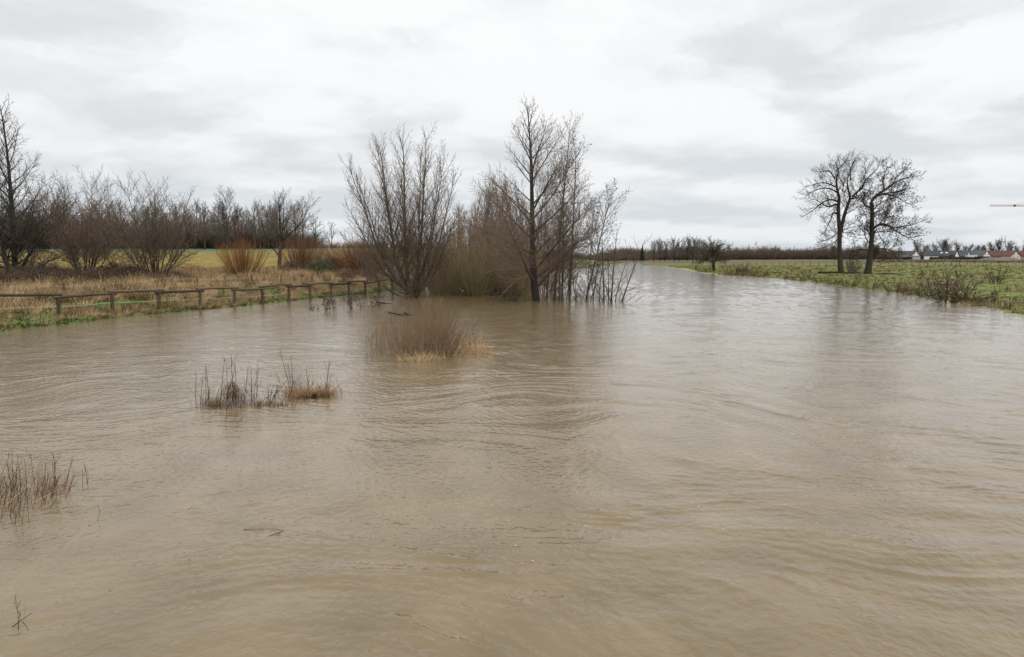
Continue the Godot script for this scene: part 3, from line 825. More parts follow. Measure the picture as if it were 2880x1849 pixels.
# ---------------------------------------------------------------- fences on the left bank
func left_fences() -> void:
	rng.seed = 301
	var f := thing("wooden_fence", "weathered post and rail fence of round poles along the flooded left bank", "fence")
	# posts: x, d, height above ground
	var line := [[-30.6, 37.4], [-27.35, 41.0], [-25.75, 43.9], [-24.25, 46.7], [-22.75, 49.6], [-21.35, 52.3], [-20.1, 55.0], [-18.9, 57.6], [-17.75, 60.1], [-16.65, 62.7], [-15.6, 65.3], [-14.6, 67.9], [-13.7, 70.4], [-12.75, 73.0], [-11.8, 75.6]]
	var tops := []
	for i in line.size():
		var x: float = line[i][0]
		var d: float = line[i][1]
		var y := gy(x, d)
		var top := maxf(y, 0.0) + 1.30 + rnd(-0.05, 0.05)
		var lean := Vector3(rnd(-0.09, 0.09), 0, rnd(-0.06, 0.06))
		var p := Vector3(x, y - 0.35, -d)
		var q := Vector3(x, top - 0.12, -d) + lean
		var c := Color(0.175, 0.120, 0.072).lerp(Color(0.085, 0.060, 0.040), rng.randf())
		var g := Geo.new()
		var r := rnd(0.10, 0.12)
		g.tube(curve([p, p.lerp(q, 0.5), q], 5), taper(6, r * 1.05, r), 9, c, c)
		g.cap(q, Vector3.UP, r, 9, c)
		part("post", g, wood, f)
		tops.append(q)
	for i in line.size() - 1:
		var a: Vector3 = tops[i]
		var b: Vector3 = tops[i + 1]
		var hi := 0.16 if i % 2 == 0 else 0.0
		var r := rnd(0.092, 0.112)
		var dirv := (b - a).normalized()
		var off := dirv.cross(Vector3.UP).normalized() * 0.02
		a += Vector3.UP * (hi + 0.04) - dirv * rnd(0.18, 0.34) + off
		b += Vector3.UP * (hi + 0.04) + dirv * rnd(0.18, 0.34) + off
		var mid := a.lerp(b, 0.5) + Vector3(0, rnd(-0.05, 0.04), rnd(-0.04, 0.04))
		var g := Geo.new()
		var c := Color(0.250, 0.185, 0.118).lerp(Color(0.125, 0.092, 0.062), rng.randf())
		if rng.randf() < 0.3: c = Color(0.085, 0.072, 0.058)
		var pts := curve([a, mid, b], 8)
		for k in pts.size():
			pts[k] += Vector3(rnd(-0.008, 0.008), rnd(-0.012, 0.012), 0)
		g.tube(pts, taper(9, r, r * rnd(0.8, 0.95)), 9, c, c)
		g.cap(pts[0], -dirv, r, 9, Color(0.20, 0.15, 0.10))
		g.cap(pts[8], dirv, r * 0.9, 9, Color(0.20, 0.15, 0.10))
		part("rail", g, wood, f)
	var wire := Geo.new()
	for i in line.size() - 1:
		var a: Vector3 = tops[i] + Vector3(0, -0.52, 0.09)
		var b: Vector3 = tops[i + 1] + Vector3(0, -0.52, 0.09)
		wire.tube(curve([a, a.lerp(b, 0.5) - Vector3(0, 0.04, 0), b], 4), taper(5, 0.009, 0.009), 4, Color(0.55, 0.55, 0.53), Color(0.55, 0.55, 0.53))
	part("wire", wire, paint, f)

	# stock fence behind, split posts and two wires
	var w := thing("wire_fence", "wire stock fence with short split posts in the long grass behind the rail fence", "fence")
	var posts := [[-38.6, 51.5], [-35.6, 54.2], [-32.9, 56.6], [-30.8, 60.2], [-29.0, 63.0], [-27.2, 65.0], [-25.5, 67.0], [-23.4, 69.2], [-21.0, 72.0], [-18.6, 75.0], [-16.5, 78.0]]
	var prev := Vector3.ZERO
	var wires := [Geo.new(), Geo.new()]
	for i in posts.size():
		var x: float = posts[i][0]
		var d: float = posts[i][1]
		var y := gy(x, d)
		var g := Geo.new()
		var h := rnd(1.0, 1.25)
		var c := Color(0.20, 0.145, 0.09).lerp(Color(0.08, 0.06, 0.04), rng.randf())
		var p := Vector3(x, y - 0.3, -d)
		var q := Vector3(x + rnd(-0.06, 0.06), y + h, -d + rnd(-0.05, 0.05))
		var r := rnd(0.055, 0.10)
		g.tube(PackedVector3Array([p, p.lerp(q, 0.5), q]), taper(3, r, r * 0.95), 6, c, c)
		g.cap(q, Vector3.UP, r * 0.95, 6, c.lerp(STRAW, 0.4))
		part("post", g, wood, w)
		if i > 0:
			for k in 2:
				var dy := -0.2 - 0.42 * k
				var a := prev + Vector3(0, dy, 0.1)
				var b := q + Vector3(0, dy, 0.1)
				wires[k].tube(curve([a, a.lerp(b, 0.5) - Vector3(0, 0.05, 0), b], 4), taper(5, 0.008, 0.008), 4, Color(0.5, 0.5, 0.48), Color(0.5, 0.5, 0.48))
		prev = q
	for k in 2: part("wire", wires[k], paint, w)

# ---------------------------------------------------------------- right bank: two old trees, hawthorn, bushes, logs
func traced(T: Dictionary, px: Array, base: Vector2, k: float, r0: float, r1: float, lev: int, zamp: float) -> void:
	var c := []
	for i in px.size() / 2:
		var f := float(i) / (px.size() / 2 - 1)
		c.append(Vector3((px[2 * i] - base.x) * k, (base.y - px[2 * i + 1]) * k, zamp * f))
	limb(T, curve(c, maxi(6, c.size() * 2)), taper(maxi(6, c.size() * 2) + 1, r0, r1), lev)

func right_bank_trees() -> void:
	twig_min = 0.014
	var mk := func(leaf) -> Dictionary:
		return plan([
			lv(Color(0.070, 0.064, 0.038), 10, 1, 0, 0, {"col2": BARK_DARK}),
			lv(BARK_DARK, 6, 6, 0.16, 0.35, {"from": 0.6, "to": 0.9, "per_m": 0.5, "l0": 4.0, "l1": 3.0, "ang": 55.0, "rk": 0.02}),
			lv(BARK_DARK, 4, 6, 0.17, 0.45, {"from": 0.12, "to": 1.0, "per_m": 2.9, "l0": 2.8, "l1": 1.8, "ang": 50.0, "jit": 18.0, "rk": 0.013, "r0": 0.01, "tip": 0.3}),
			lv(BARK_DARK, 3, 3, 0.20, 0.3, {"from": 0.2, "to": 1.0, "per_m": 4.2, "ratio": 0.46, "fall": 0.3, "ang": 42.0, "rk": 0.010, "r0": 0.012, "rmin": 0.014, "tip": 0.5}),
			lv(BARK, 3, 2, 0.2, 0.2, {"from": 0.3, "to": 1.0, "per_m": 4.6, "ratio": 0.52, "fall": 0.3, "ang": 42.0, "rk": 0.008, "r0": 0.010, "rmin": 0.013, "tip": 0.6})], 0, leaf)
	var k := 0.0170
	rng.seed = 401
	var T: Dictionary = mk.call(null)
	var b := Vector2(630, 1420)
	T.geo[0].tube(curve([Vector3(0.35, -0.4, 0), Vector3(0, 0.8, 0), Vector3(-0.3, 3.2, 0), Vector3(-0.55, 6, 0), Vector3(-0.6, 9.2, 0)], 10), PackedFloat32Array([0.98, 0.74, 0.60, 0.54, 0.50, 0.46, 0.43, 0.42, 0.42, 0.45, 0.4]), 12, Color(0.074, 0.070, 0.038), Color(0.062, 0.054, 0.038))
	for q in [
		[[592, 930, 562, 700, 560, 560, 525, 450, 510, 350, 520, 250, 470, 150], 0.42, 0.05, 1.0],
		[[605, 920, 650, 730, 690, 620, 715, 540, 690, 430, 690, 330, 750, 140], 0.40, 0.05, -1.5],
		[[715, 545, 770, 480, 810, 430, 830, 350, 930, 250, 950, 150], 0.22, 0.04, 2.0],
		[[712, 560, 790, 540, 860, 440, 960, 360], 0.16, 0.03, -3.5],
		[[565, 640, 510, 630, 440, 660, 360, 640, 260, 590, 180, 580], 0.24, 0.03, 2.5],
		[[562, 600, 500, 570, 420, 600, 330, 690, 230, 760], 0.20, 0.03, -3.0],
		[[550, 730, 480, 730, 440, 800, 370, 900, 330, 980], 0.20, 0.03, 3.5],
		[[600, 940, 540, 960, 470, 1010, 330, 1050], 0.16, 0.03, 2.0],
		[[540, 490, 440, 440, 300, 470, 210, 560], 0.17, 0.03, -2.0],
		[[510, 340, 420, 260, 330, 270, 250, 300], 0.15, 0.03, 2.5],
		[[522, 430, 430, 370, 270, 410], 0.15, 0.03, -4.0],
		[[515, 260, 560, 190, 590, 130], 0.10, 0.03, 2.0],
		[[690, 360, 640, 250, 640, 140], 0.12, 0.03, 3.0],
		[[600, 480, 640, 400, 620, 300, 580, 200], 0.14, 0.03, -3.5],
		[[612, 930, 660, 900, 720, 880], 0.12, 0.03, 2.0],
		[[612, 950, 670, 930, 700, 1000], 0.10, 0.03, -2.5],
		[[600, 980, 560, 1060, 480, 1110, 430, 1130], 0.10, 0.03, -2.5],
		[[650, 740, 700, 690, 740, 640], 0.10, 0.03, 3.0],
		[[830, 350, 870, 260, 860, 140], 0.10, 0.03, -1.0]]:
		traced(T, q[0], b, k, q[1], q[2], 1, q[3])
	put(finish(T, "old_ash_tree", "old bare tree forking high, the one with a bare mossy foot by the river", "tree"), 64.6, 134.5, 0, 1, 0.1)
	rng.seed = 402
	T = mk.call({"n": 3, "p": 0.5, "size": 0.22, "col": Color(0.022, 0.02, 0.015), "col2": Color(0.045, 0.035, 0.025)})
	b = Vector2(905, 1420)
	T.geo[0].tube(curve([Vector3(0, -0.4, 0), Vector3(0.1, 0.8, 0), Vector3(0.35, 4, 0), Vector3(0.45, 7, 0), Vector3(0.3, 11, 0), Vector3(0.2, 13.8, 0)], 12), PackedFloat32Array([1.25, 0.98, 0.72, 0.60, 0.54, 0.50, 0.46, 0.43, 0.41, 0.38, 0.35, 0.32, 0.28]), 12, Color(0.068, 0.068, 0.038), Color(0.058, 0.050, 0.036))
	for q in [
		[[915, 690, 900, 600, 940, 530, 1050, 450, 1130, 390, 1250, 330, 1330, 320], 0.34, 0.04, 1.0],
		[[918, 660, 870, 640, 840, 600, 850, 540, 930, 440, 980, 330], 0.22, 0.04, -2.0],
		[[935, 535, 1040, 510, 1150, 540, 1220, 600, 1290, 640], 0.17, 0.03, 2.5],
		[[1050, 452, 1040, 350, 1090, 250, 1130, 190], 0.16, 0.03, -2.0],
		[[1040, 500, 1180, 480, 1310, 450, 1410, 430], 0.15, 0.03, -3.0],
		[[940, 900, 1000, 850, 1070, 850, 1150, 890, 1260, 870, 1360, 850, 1470, 800], 0.26, 0.03, 1.5],
		[[1150, 890, 1220, 950, 1290, 1000, 1400, 975], 0.14, 0.03, 3.0],
		[[1010, 850, 1100, 770, 1230, 750, 1370, 710], 0.16, 0.03, -3.0],
		[[900, 1050, 840, 990, 800, 900, 810, 800], 0.13, 0.03, 2.0],
		[[950, 1020, 1000, 900, 1090, 1000, 1190, 1080], 0.13, 0.03, -2.5],
		[[925, 730, 840, 720, 740, 710], 0.14, 0.03, 3.0],
		[[900, 1140, 830, 1130, 760, 1160, 740, 1240], 0.11, 0.03, -2.0],
		[[955, 1130, 1050, 1120, 1120, 1160, 1150, 1230], 0.11, 0.03, 2.5],
		[[930, 740, 1000, 700, 1100, 680, 1180, 660], 0.15, 0.03, -3.5],
		[[920, 700, 960, 620, 1010, 580, 1080, 560], 0.13, 0.03, 3.5],
		[[930, 960, 980, 930, 1060, 940], 0.10, 0.03, 3.0],
		[[1130, 390, 1180, 290, 1230, 230], 0.10, 0.03, 1.5],
		[[935, 1000, 890, 900, 850, 850], 0.10, 0.03, -2.0]]:
		traced(T, q[0], b, k, q[1], q[2], 1, q[3])
	var root := Geo.new()
	for i in 60:
		var az := rnd(0, TAU)
		root.leaf(Vector3(0.2 + cos(az) * rnd(0.9, 1.3), rnd(-0.1, 0.9), sin(az) * rnd(0.9, 1.3)), Vector3(rnd(-1, 1), rnd(-1, 1), rnd(-1, 1)).normalized(), Vector3(rnd(-1, 1), rnd(-1, 1), rnd(-1, 1)).normalized(), 0.25, 0.15, Color(0.05, 0.07, 0.02))
	var a2 := finish(T, "old_ash_tree", "old bare tree dotted with dark seed clusters, long boughs reaching towards the houses", "tree")
	var ivy := part("foot_growth", root, leafy, a2)
	ivy.set_meta("kind", "stuff")
	put(a2, 69.6, 134.0, 0, 1, 0.1)

	# hawthorn leaning over the water
	twig_min = 0.03
	rng.seed = 403
	T = plan([
		lv(BARK_DARK, 6, 1, 0, 0),
		lv(BARK_DARK, 4, 6, 0.16, -0.25, {"from": 0.4, "to": 1.0, "per_m": 11.0, "l0": 4.4, "l1": 3.6, "ang": 62.0, "ang1": 35.0, "rk": 0.015, "r0": 0.01, "tip": 0.2}),
		lv(OLIVE * 0.7, 3, 3, 0.18, -0.1, {"from": 0.15, "per_m": 4.6, "ratio": 0.42, "ang": 45.0, "rk": 0.008, "r0": 0.01, "rmin": 0.012, "tip": 0.4}),
		lv(OLIVE * 0.7, 3, 2, 0.2, -0.2, {"from": 0.1, "per_m": 4.0, "ratio": 0.5, "ang": 45.0, "rk": 0.006, "r0": 0.01, "rmin": 0.012, "tip": 0.5})], 0)
	limb(T, curve([Vector3(0, -0.3, 0), Vector3(-0.2, 1.5, 0), Vector3(-0.4, 3.0, 0.2), Vector3(-0.3, 4.2, 0)], 7), taper(8, 0.34, 0.16), 0)
	for q in [[-4.5, 0.6, 1.0], [3.8, 3.6, 0.5], [-3.2, 4.8, -0.8]]:
		limb(T, curve([Vector3(-0.3, 2.0, 0), Vector3(q[0] * 0.5, 2.9 if q[0] < 0 else 2.7, q[2] * 0.5), Vector3(q[0], q[1], q[2])], 7), taper(8, 0.16, 0.03), 1)
	put(finish(T, "hawthorn_tree", "small umbrella shaped bare tree leaning over the water's edge", "tree"), 49.6, 168.0, 0, 1.12)

	# shrubs along the right bank
	twig_min = 0.014
	var scrub := func(c0: Color, c1: Color, dens: float) -> Array:
		return [
			lv(c0, 4, 1, 0, 0, {"col2": c1}),
			lv(c1, 3, 3, 0.15, 0.25, {"from": 0.15, "per_m": 4.0 * dens, "ratio": 0.4, "ang": 38.0, "jit": 15.0, "rk": 0.006, "r0": 0.006, "rmin": 0.007, "tip": 0.4}),
			lv(c1, 3, 2, 0.15, 0.1, {"from": 0.1, "per_m": 4.0, "ratio": 0.45, "ang": 38.0, "rk": 0.005, "r0": 0.005, "rmin": 0.007, "tip": 0.5})]
	rng.seed = 404
	T = stool(18, 2.2, 3.8, 2.5, 0.03, scrub.call(BARK, BARK, 0.9), {"n": 4, "p": 0.5, "size": 0.13, "wide": 0.7, "col": Color(0.08, 0.046, 0.034), "col2": Color(0.18, 0.10, 0.07)})
	var rb := finish(T, "leafy_bush", "bush with dark dead leaves drooping into the water on the far bank", "bush", "", ["stems", "twigs", "leaves"])
	put(rb, 36.1, 56.6)
	rb.position.y = -0.05
	T = stool(9, 1.0, 1.7, 1.9, 0.02, scrub.call(BARK, BARK_DARK, 1.0), {"n": 4, "p": 0.55, "size": 0.13, "wide": 0.7, "col": Color(0.035, 0.02, 0.016), "col2": Color(0.09, 0.05, 0.036)})
	var rb2 := finish(T, "leafy_bush", "low dark leaved bush half drowned beside the larger leafy bush", "bush", "", ["stems", "twigs", "leaves"])
	put(rb2, 38.0, 56.3)
	rb2.position.y = -0.05
	T = stool(10, 2.4, 3.4, 1.5, 0.035, scrub.call(Color(0.05, 0.045, 0.026), Color(0.075, 0.065, 0.04), 1.0))
	put(finish(T, "meadow_shrub", "upright dark shrub alone in the meadow before the gravel mound", "shrub", "", ["stems", "twigs", "leaves"]), 60.2, 85.0)
	T = stool(16, 2.2, 3.2, 2.2, 0.04, scrub.call(TWIG_RED * 0.7, TWIG_RED, 1.3))
	put(finish(T, "meadow_shrub", "rounded reddish shrub near the water beyond the small umbrella shaped tree", "shrub", "", ["stems", "twigs", "leaves"]), 51.0, 152.0)
	T = stool(14, 3.0, 6.4, 2.6, 0.06, scrub.call(TWIG, TWIG, 1.0))
	put(finish(T, "meadow_shrub", "brown shrub standing between the two old trees", "shrub", "", ["stems", "twigs", "leaves"]), 70.5, 142.0)
	# osier shoots along the water's edge
	T = stool(34, 1.1, 2.3, 1.8, 0.014, [lv(Color(0.10, 0.066, 0.036), 3, 1, 0, 0, {"col2": Color(0.15, 0.095, 0.045)}), lv(Color(0.14, 0.09, 0.045), 3, 2, 0.1, 0.2, {"from": 0.2, "per_m": 3.5, "ratio": 0.4, "ang": 28.0, "rk": 0.004, "r0": 0.005, "rmin": 0.006, "tip": 0.5})])
	var sh := finish(T, "shoreline_osier", "thin brown osier shoots in the shallows of the far meadow bank", "shrub", "osier shoots along the far shore", ["stems", "twigs", "leaves"])
	var edge := [[63.5, 0.8], [68.0, 0.8], [72.5, 0.9], [80.0, 0.8], [85.5, 0.9], [91.0, 0.8], [99.0, 0.8], [106.0, 0.9], [126.0, 1.2], [131.0, 1.3], [137.0, 1.2]]
	for i in edge.size():
		var d: float = edge[i][0]
		var o: Node3D = sh if i == 0 else copy(sh, "shoreline_osier")
		put(o, xr(d) + rnd(-0.8, 0.6), d, rnd(0, TAU), edge[i][1])
		o.position.y = -0.05
	# fallen wood
	rng.seed = 405
	for q in [[62.6, 135.0, 4.5, 0.25, "dead limb lying in the grass on the river side of the forking old tree"], [67.4, 135.5, 3.4, 0.22, "dead limb lying between the two old trees"], [72.2, 131.0, 4.0, 0.16, "dead limb lying past the seed dotted old tree"], [52.8, 157.0, 3.0, 0.5, "old stump and broken log on the bank by the umbrella shaped tree"]]:
		T = plan([lv(BARK_DARK, 6, 1, 0, 0), lv(BARK_DARK, 4, 4, 0.2, 0.4, {"from": 0.2, "per_m": 1.3, "ratio": 0.35, "ang": 50.0, "rk": 0.02, "r0": 0.02, "tip": 0.3})], 0)
		var ln: float = q[2]
		limb(T, curve([Vector3(-ln * 0.5, 0.1, 0), Vector3(0, 0.2, 0.4), Vector3(ln * 0.5, 0.12, 0)], 8), taper(9, q[3], q[3] * 0.4), 0)
		put(finish(T, "fallen_limb", q[4], "log", "", ["log", "side_branch", "leaves"]), q[0], q[1], rnd(-0.3, 0.3), 1, 0.0)

# ---------------------------------------------------------------- the wood and trees behind the left field
func far_tree(seed_: int, h: float, bare: float, spread: float, col: Color, dens: float, multi := 1) -> Dictionary:
	rng.seed = seed_
	var T := plan([
		lv(BARK_DARK, 6, 1, 0, 0, {"col2": BARK}),
		lv(BARK, 4, 5, 0.13, 0.5, {"from": bare, "to": 0.98, "per_m": 2.6 * dens, "l0": spread, "l1": spread * 0.62, "lp": 0.9, "ang": 52.0, "ang1": 34.0, "jit": 12.0, "rk": 0.013, "r0": 0.02, "rmin": 0.02, "tip": 0.25, "col2": col}),
		lv(col, 3, 3, 0.14, 0.3, {"from": 0.2, "per_m": 3.0 * dens, "ratio": 0.48, "fall": 0.3, "ang": 40.0, "rk": 0.009, "r0": 0.012, "rmin": 0.018, "tip": 0.5}),
		lv(col, 3, 1, 0.14, 0.1, {"from": 0.2, "per_m": 4.2 * dens, "ratio": 0.55, "ang": 40.0, "rk": 0.007, "r0": 0.01, "rmin": 0.016, "tip": 0.5})], 0)
	for k in multi:
		var e := Vector3(rnd(-0.9, 0.9) * multi, h * rnd(0.8, 1.0), rnd(-0.9, 0.9) * multi)
		if multi == 1: e = Vector3(rnd(-0.5, 0.5), h * rnd(0.88, 1.0), rnd(-0.5, 0.5))
		limb(T, curve([Vector3(0, -0.4, 0), Vector3(rnd(-0.3, 0.3), h * 0.4, rnd(-0.3, 0.3)) + e * 0.05, e], 8), taper(9, h * 0.017 + 0.03, 0.03), 0)
	return T

func far_wood() -> void:
	twig_min = 0.030
	# separate trees at the wood's edge
	for q in [
		[501, 15.5, 0.28, 6.6, BARK, 0.85, -88.5, 214.0, "broad bare tree at the edge of the dark wood, widest crown there"],
		[502, 13.0, 0.25, 4.6, TWIG_GREY, 0.9, -80.5, 215.0, "bare tree at the wood's edge beside the broad crowned one"],
		[503, 12.5, 0.25, 4.2, BARK, 0.9, -74.0, 213.0, "bare tree at the wood's edge half behind the single meadow tree"],
		[504, 12.5, 0.2, 3.6, TWIG, 0.9, -96.5, 216.0, "narrow bare tree at the wood's edge nearest the hedge"],
		[505, 9.8, 0.3, 4.0, BARK_DARK, 0.85, -60.5, 212.0, "small dark round crowned tree standing free past the end of the wood"],
		[506, 8.0, 0.3, 3.0, BARK_DARK, 0.85, -56.0, 213.0, "smallest dark tree standing free past the end of the wood"]]:
		var T := far_tree(q[0], q[1], q[2], q[3], q[4], q[5])
		put(finish(T, "field_edge_tree", q[8], "tree"), q[6], q[7])
	var kinds := []
	for v in 4:
		var T := far_tree(510 + v, [13.5, 12.5, 14.0, 11.5][v], 0.30, 4.8, [TWIG_RED, TWIG, TWIG_GREY, TWIG_RED][v], 0.85)
		kinds.append(finish(T, "wood_tree", "bare brown tree of the dark wood behind the yellow field", "tree", "trees of the dark wood"))
	rng.seed = 520
	var n := 0
	for row in 4:
		var x := -172.0 + rnd(0, 2)
		var x_end := -68.0 - row * 2.0
		while x < x_end:
			var d := 226.0 + row * 7.0 + rnd(-2.5, 2.5)
			var o: Node3D = kinds[n] if n < 4 else copy(kinds[rng.randi() % 4], "wood_tree")
			put(o, x * d / 226.0, d, rnd(0, TAU), rnd(0.62, 1.08))
			n += 1
			x += rnd(2.0, 3.6)
	# undergrowth that closes the wood
	var T := stool(26, 2.5, 4.5, 3.5, 0.04, [lv(BARK_DARK, 3, 1, 0, 0, {"col2": TWIG}), lv(TWIG, 3, 2, 0.16, 0.2, {"per_m": 4.0, "ratio": 0.4, "ang": 40.0, "rk": 0.01, "r0": 0.012, "rmin": 0.016, "tip": 0.5})])
	var all := Geo.new()
	all.v = T.geo[0].v; all.n = T.geo[0].n; all.c = T.geo[0].c; all.ix = T.geo[0].ix
	var off := all.v.size()
	all.v.append_array(T.geo[1].v); all.n.append_array(T.geo[1].n); all.c.append_array(T.geo[1].c)
	for i in T.geo[1].ix: all.ix.append(i + off)
	brush_mesh = all.mesh(wood)
	var xs := []
	for k in 300:
		var d := rnd(232.0, 275.0)
		xs.append([rnd(-0.82, -0.29) * d, d, rnd(1.0, 1.9)])
	for k in 70:
		var d := rnd(235.0, 300.0)
		xs.append([rnd(-0.29, -0.10) * d, d, rnd(0.4, 0.75)])
	scatter("undergrowth", "brown undergrowth closing the wood behind the field", "undergrowth", brush_mesh, xs, Color.WHITE, Color(0.75, 0.75, 0.75))

var brush_mesh: ArrayMesh

func scatter(called: String, label: String, cat: String, mesh: Mesh, xs: Array, c0: Color, c1: Color, lift := 0.0) -> void:
	# xs: [x, d, size]
	var mm := MultiMesh.new()
	mm.transform_format = MultiMesh.TRANSFORM_3D
	mm.use_colors = true
	mm.mesh = mesh
	mm.instance_count = xs.size()
	for i in xs.size():
		var q: Array = xs[i]
		var s: float = q[2]
		var b := Basis(Vector3.UP, rnd(0, TAU)).scaled(Vector3(s, s * rnd(0.8, 1.15), s))
		mm.set_instance_transform(i, Transform3D(b, Vector3(q[0], gy(q[0], q[1]) - 0.04 + lift, -q[1])))
		mm.set_instance_color(i, c0.lerp(c1, rng.randf()))
	var o := MultiMeshInstance3D.new()
	o.name = numbered(called)
	o.multimesh = mm
	add_child(o)
	tag(o, label, cat, "", "stuff")

# ---------------------------------------------------------------- beyond the right meadow
func far_right() -> void:
	twig_min = 0.06
	# a group of tall poplars
	rng.seed = 601
	var T := far_tree(602, 14.5, 0.16, 5.6, Color(0.27, 0.24, 0.21), 0.55, 3)
	var pop := finish(T, "poplar_tree", "tall bare poplar of the clump at the river bend", "tree", "poplar clump at the river bend")
	var where := [[98.0, 455.0, 0.95], [102.0, 458.0, 0.85], [107.0, 452.0, 1.0], [111.0, 456.0, 0.8], [116.0, 455.0, 1.05], [119.0, 452.0, 0.98], [123.0, 457.0, 0.95], [127.0, 454.0, 0.8], [93.0, 450.0, 0.85]]
	for i in where.size():
		var q: Array = where[i]
		put(pop if i == 0 else copy(pop, "poplar_tree"), q[0], q[1], rnd(0, TAU), q[2])
	# spruce by the bend
	var g := Geo.new()
	rng.seed = 603
	g.tube(PackedVector3Array([Vector3(0, -0.3, 0), Vector3(0, 6, 0), Vector3(0, 12, 0)]), taper(3, 0.2, 0.03), 6, BARK_DARK, BARK_DARK)
	var nd := Geo.new()
	for k in 900:
		var y := rnd(1.0, 11.8)
		var r := (12.4 - y) * 0.24 * rnd(0.5, 1.0)
		var az := rnd(0, TAU)
		var out := Vector3(cos(az), -0.35, sin(az)).normalized()
		nd.leaf(Vector3(cos(az) * r * 0.3, y + 0.2, sin(az) * r * 0.3), out, Vector3(-sin(az), 0, cos(az)), r, 0.5, Color(0.014, 0.026, 0.014).lerp(Color(0.03, 0.045, 0.022), rng.randf()))
	var sp := thing("spruce_tree", "dark green spruce at the river bend beside the poplar clump", "tree")
	part("trunk", g, wood, sp)
	part("crown", nd, leafy, sp)
	put(sp, 84.5, 445.0, 0, 0.95)
	# the separate crowns that rise above the far tree line
	for q in [
		[611, 11.5, 0.2, 5.0, TWIG_GREY, 0.6, 247.0, 540.0, "rounded bare crown rising above the far scrub by the floodlights"],
		[612, 12.5, 0.2, 5.4, TWIG_GREY, 0.6, 156.0, 535.0, "pale bare tree rising from the far scrub behind the umbrella shaped tree"],
		[613, 11.0, 0.2, 4.6, BARK, 0.6, 170.0, 540.0, "dark crown in the far scrub behind the umbrella shaped tree"],
		[614, 13.0, 0.2, 5.4, TWIG, 0.6, 278.0, 540.0, "brown tree at the far scrub's end beside the old trees"]]:
		var t := far_tree(q[0], q[1], q[2], q[3], q[4], q[5], 2)
		put(finish(t, "scrub_tree", q[8], "tree"), q[6], q[7])
	T = far_tree(615, 13.0, 0.3, 3.6, BARK, 0.35)
	put(finish(T, "scrub_tree", "sparse bare tree standing alone before the far scrub", "tree"), 178.0, 500.0)
	# scrub belts
	var xs := []
	rng.seed = 604
	for k in 560:
		var d := rnd(505.0, 580.0)
		var a := rnd(0.14, 0.56)
		xs.append([a * d, d, rnd(1.3, 2.5) * (1.0 + 0.4 * nz.get_noise_2d(a * 2500.0, 3.0))])
	for k in 160:
		var d := rnd(470.0, 620.0)
		xs.append([rnd(0.0, 0.2) * d, d, rnd(0.9, 1.8)])
	for k in 120:
		var d := rnd(480.0, 700.0)
		xs.append([rnd(0.55, 1.0) * d, d + 110.0, rnd(0.7, 1.3)])
	scatter("far_scrub", "belt of grey brown scrub across the far side of the meadow", "scrub", brush_mesh, xs, Color(0.8, 0.8, 0.85), Color(1.15, 1.1, 1.05))
	# trees behind the houses
	var kinds := []
	for v in 3:
		T = far_tree(620 + v, [15.0, 13.0, 14.0][v], 0.2, [5.5, 4.8, 5.0][v], [TWIG_GREY, TWIG, BARK][v], 0.55, 4)
		kinds.append(finish(T, "village_tree", "bare tree rising behind the houses beyond the meadow", "tree", "bare trees behind the houses"))
	rng.seed = 625
	var spots := [[2145, 1.0], [2158, 0.9], [2170, 0.85], [2185, 0.9], [2203, 1.1], [2215, 1.05], [2237, 1.0], [2252, 0.8], [2262, 0.8], [2280, 0.85], [2290, 0.9], [2301, 0.75], [2318, 1.05], [2334, 1.2], [2357, 1.15], [2375, 0.8], [2396, 1.0], [2412, 1.2], [2440, 1.0]]
	for i in spots.size():
		var d := rnd(612.0, 640.0)
		var x: float = (spots[i][0] - 1199.5) / 1599.3 * d
		put(kinds[i] if i < 3 else copy(kinds[rng.randi() % 3], "village_tree"), x, d, rnd(0, TAU), spots[i][1])
	# broad trees behind the two old trees
	for q in [[631, 9.5, 0.12, 5.5, OLIVE * 0.6, 0.8, 240.0, 455.0, "wide dark bush tree behind the seed dotted old tree"], [632, 11.0, 0.15, 4.6, TWIG, 0.7, 212.0, 450.0, "brown bush tree rising behind the forking old tree"]]:
		T = far_tree(q[0], q[1], q[2], q[3], q[4], q[5], 3)
		put(finish(T, "scrub_tree", q[8], "tree"), q[6], q[7])
	# floodlight masts of a sports ground
	rng.seed = 640
	var metal := Color(0.42, 0.44, 0.46)
	var first: Node3D = null
	for q in [[1761, 690.0], [1805, 705.0], [1838, 700.0], [1893, 705.0], [2522, 700.0]]:
		var x: float = (q[0] - 1199.5) / 1599.3 * q[1]
		if first == null:
			var m := thing("floodlight_mast", "thin grey floodlight mast above the far scrub", "mast", "floodlight masts of the sports ground")
			var p := Geo.new()
			p.tube(PackedVector3Array([Vector3(0, -0.3, 0), Vector3(0, 5, 0), Vector3(0, 11, 0)]), taper(3, 0.2, 0.11), 8, metal, metal)
			part("pole", p, paint, m)
			var bar := Geo.new()
			bar.box(Vector3(-1.6, 10.7, -0.08), Vector3(1.6, 10.9, 0.08), metal)
			part("crossbar", bar, paint, m)
			for s in [-1.2, -0.4, 0.4, 1.2]:
				var l := Geo.new()
				l.box(Vector3(s - 0.3, 10.9, -0.15), Vector3(s + 0.3, 11.4, 0.2), Color(0.5, 0.52, 0.54))
				part("lamp_head", l, paint, m)
			first = m
			put(m, x, q[1])
		else:
			put(copy(first, "floodlight_mast"), x, q[1])
	# pasture fence along the flooded hollow
	var pf := thing("pasture_fence", "long pasture fence of dark posts crossing the far meadow", "fence")
	var prev := Vector3.ZERO
	var wr := Geo.new()
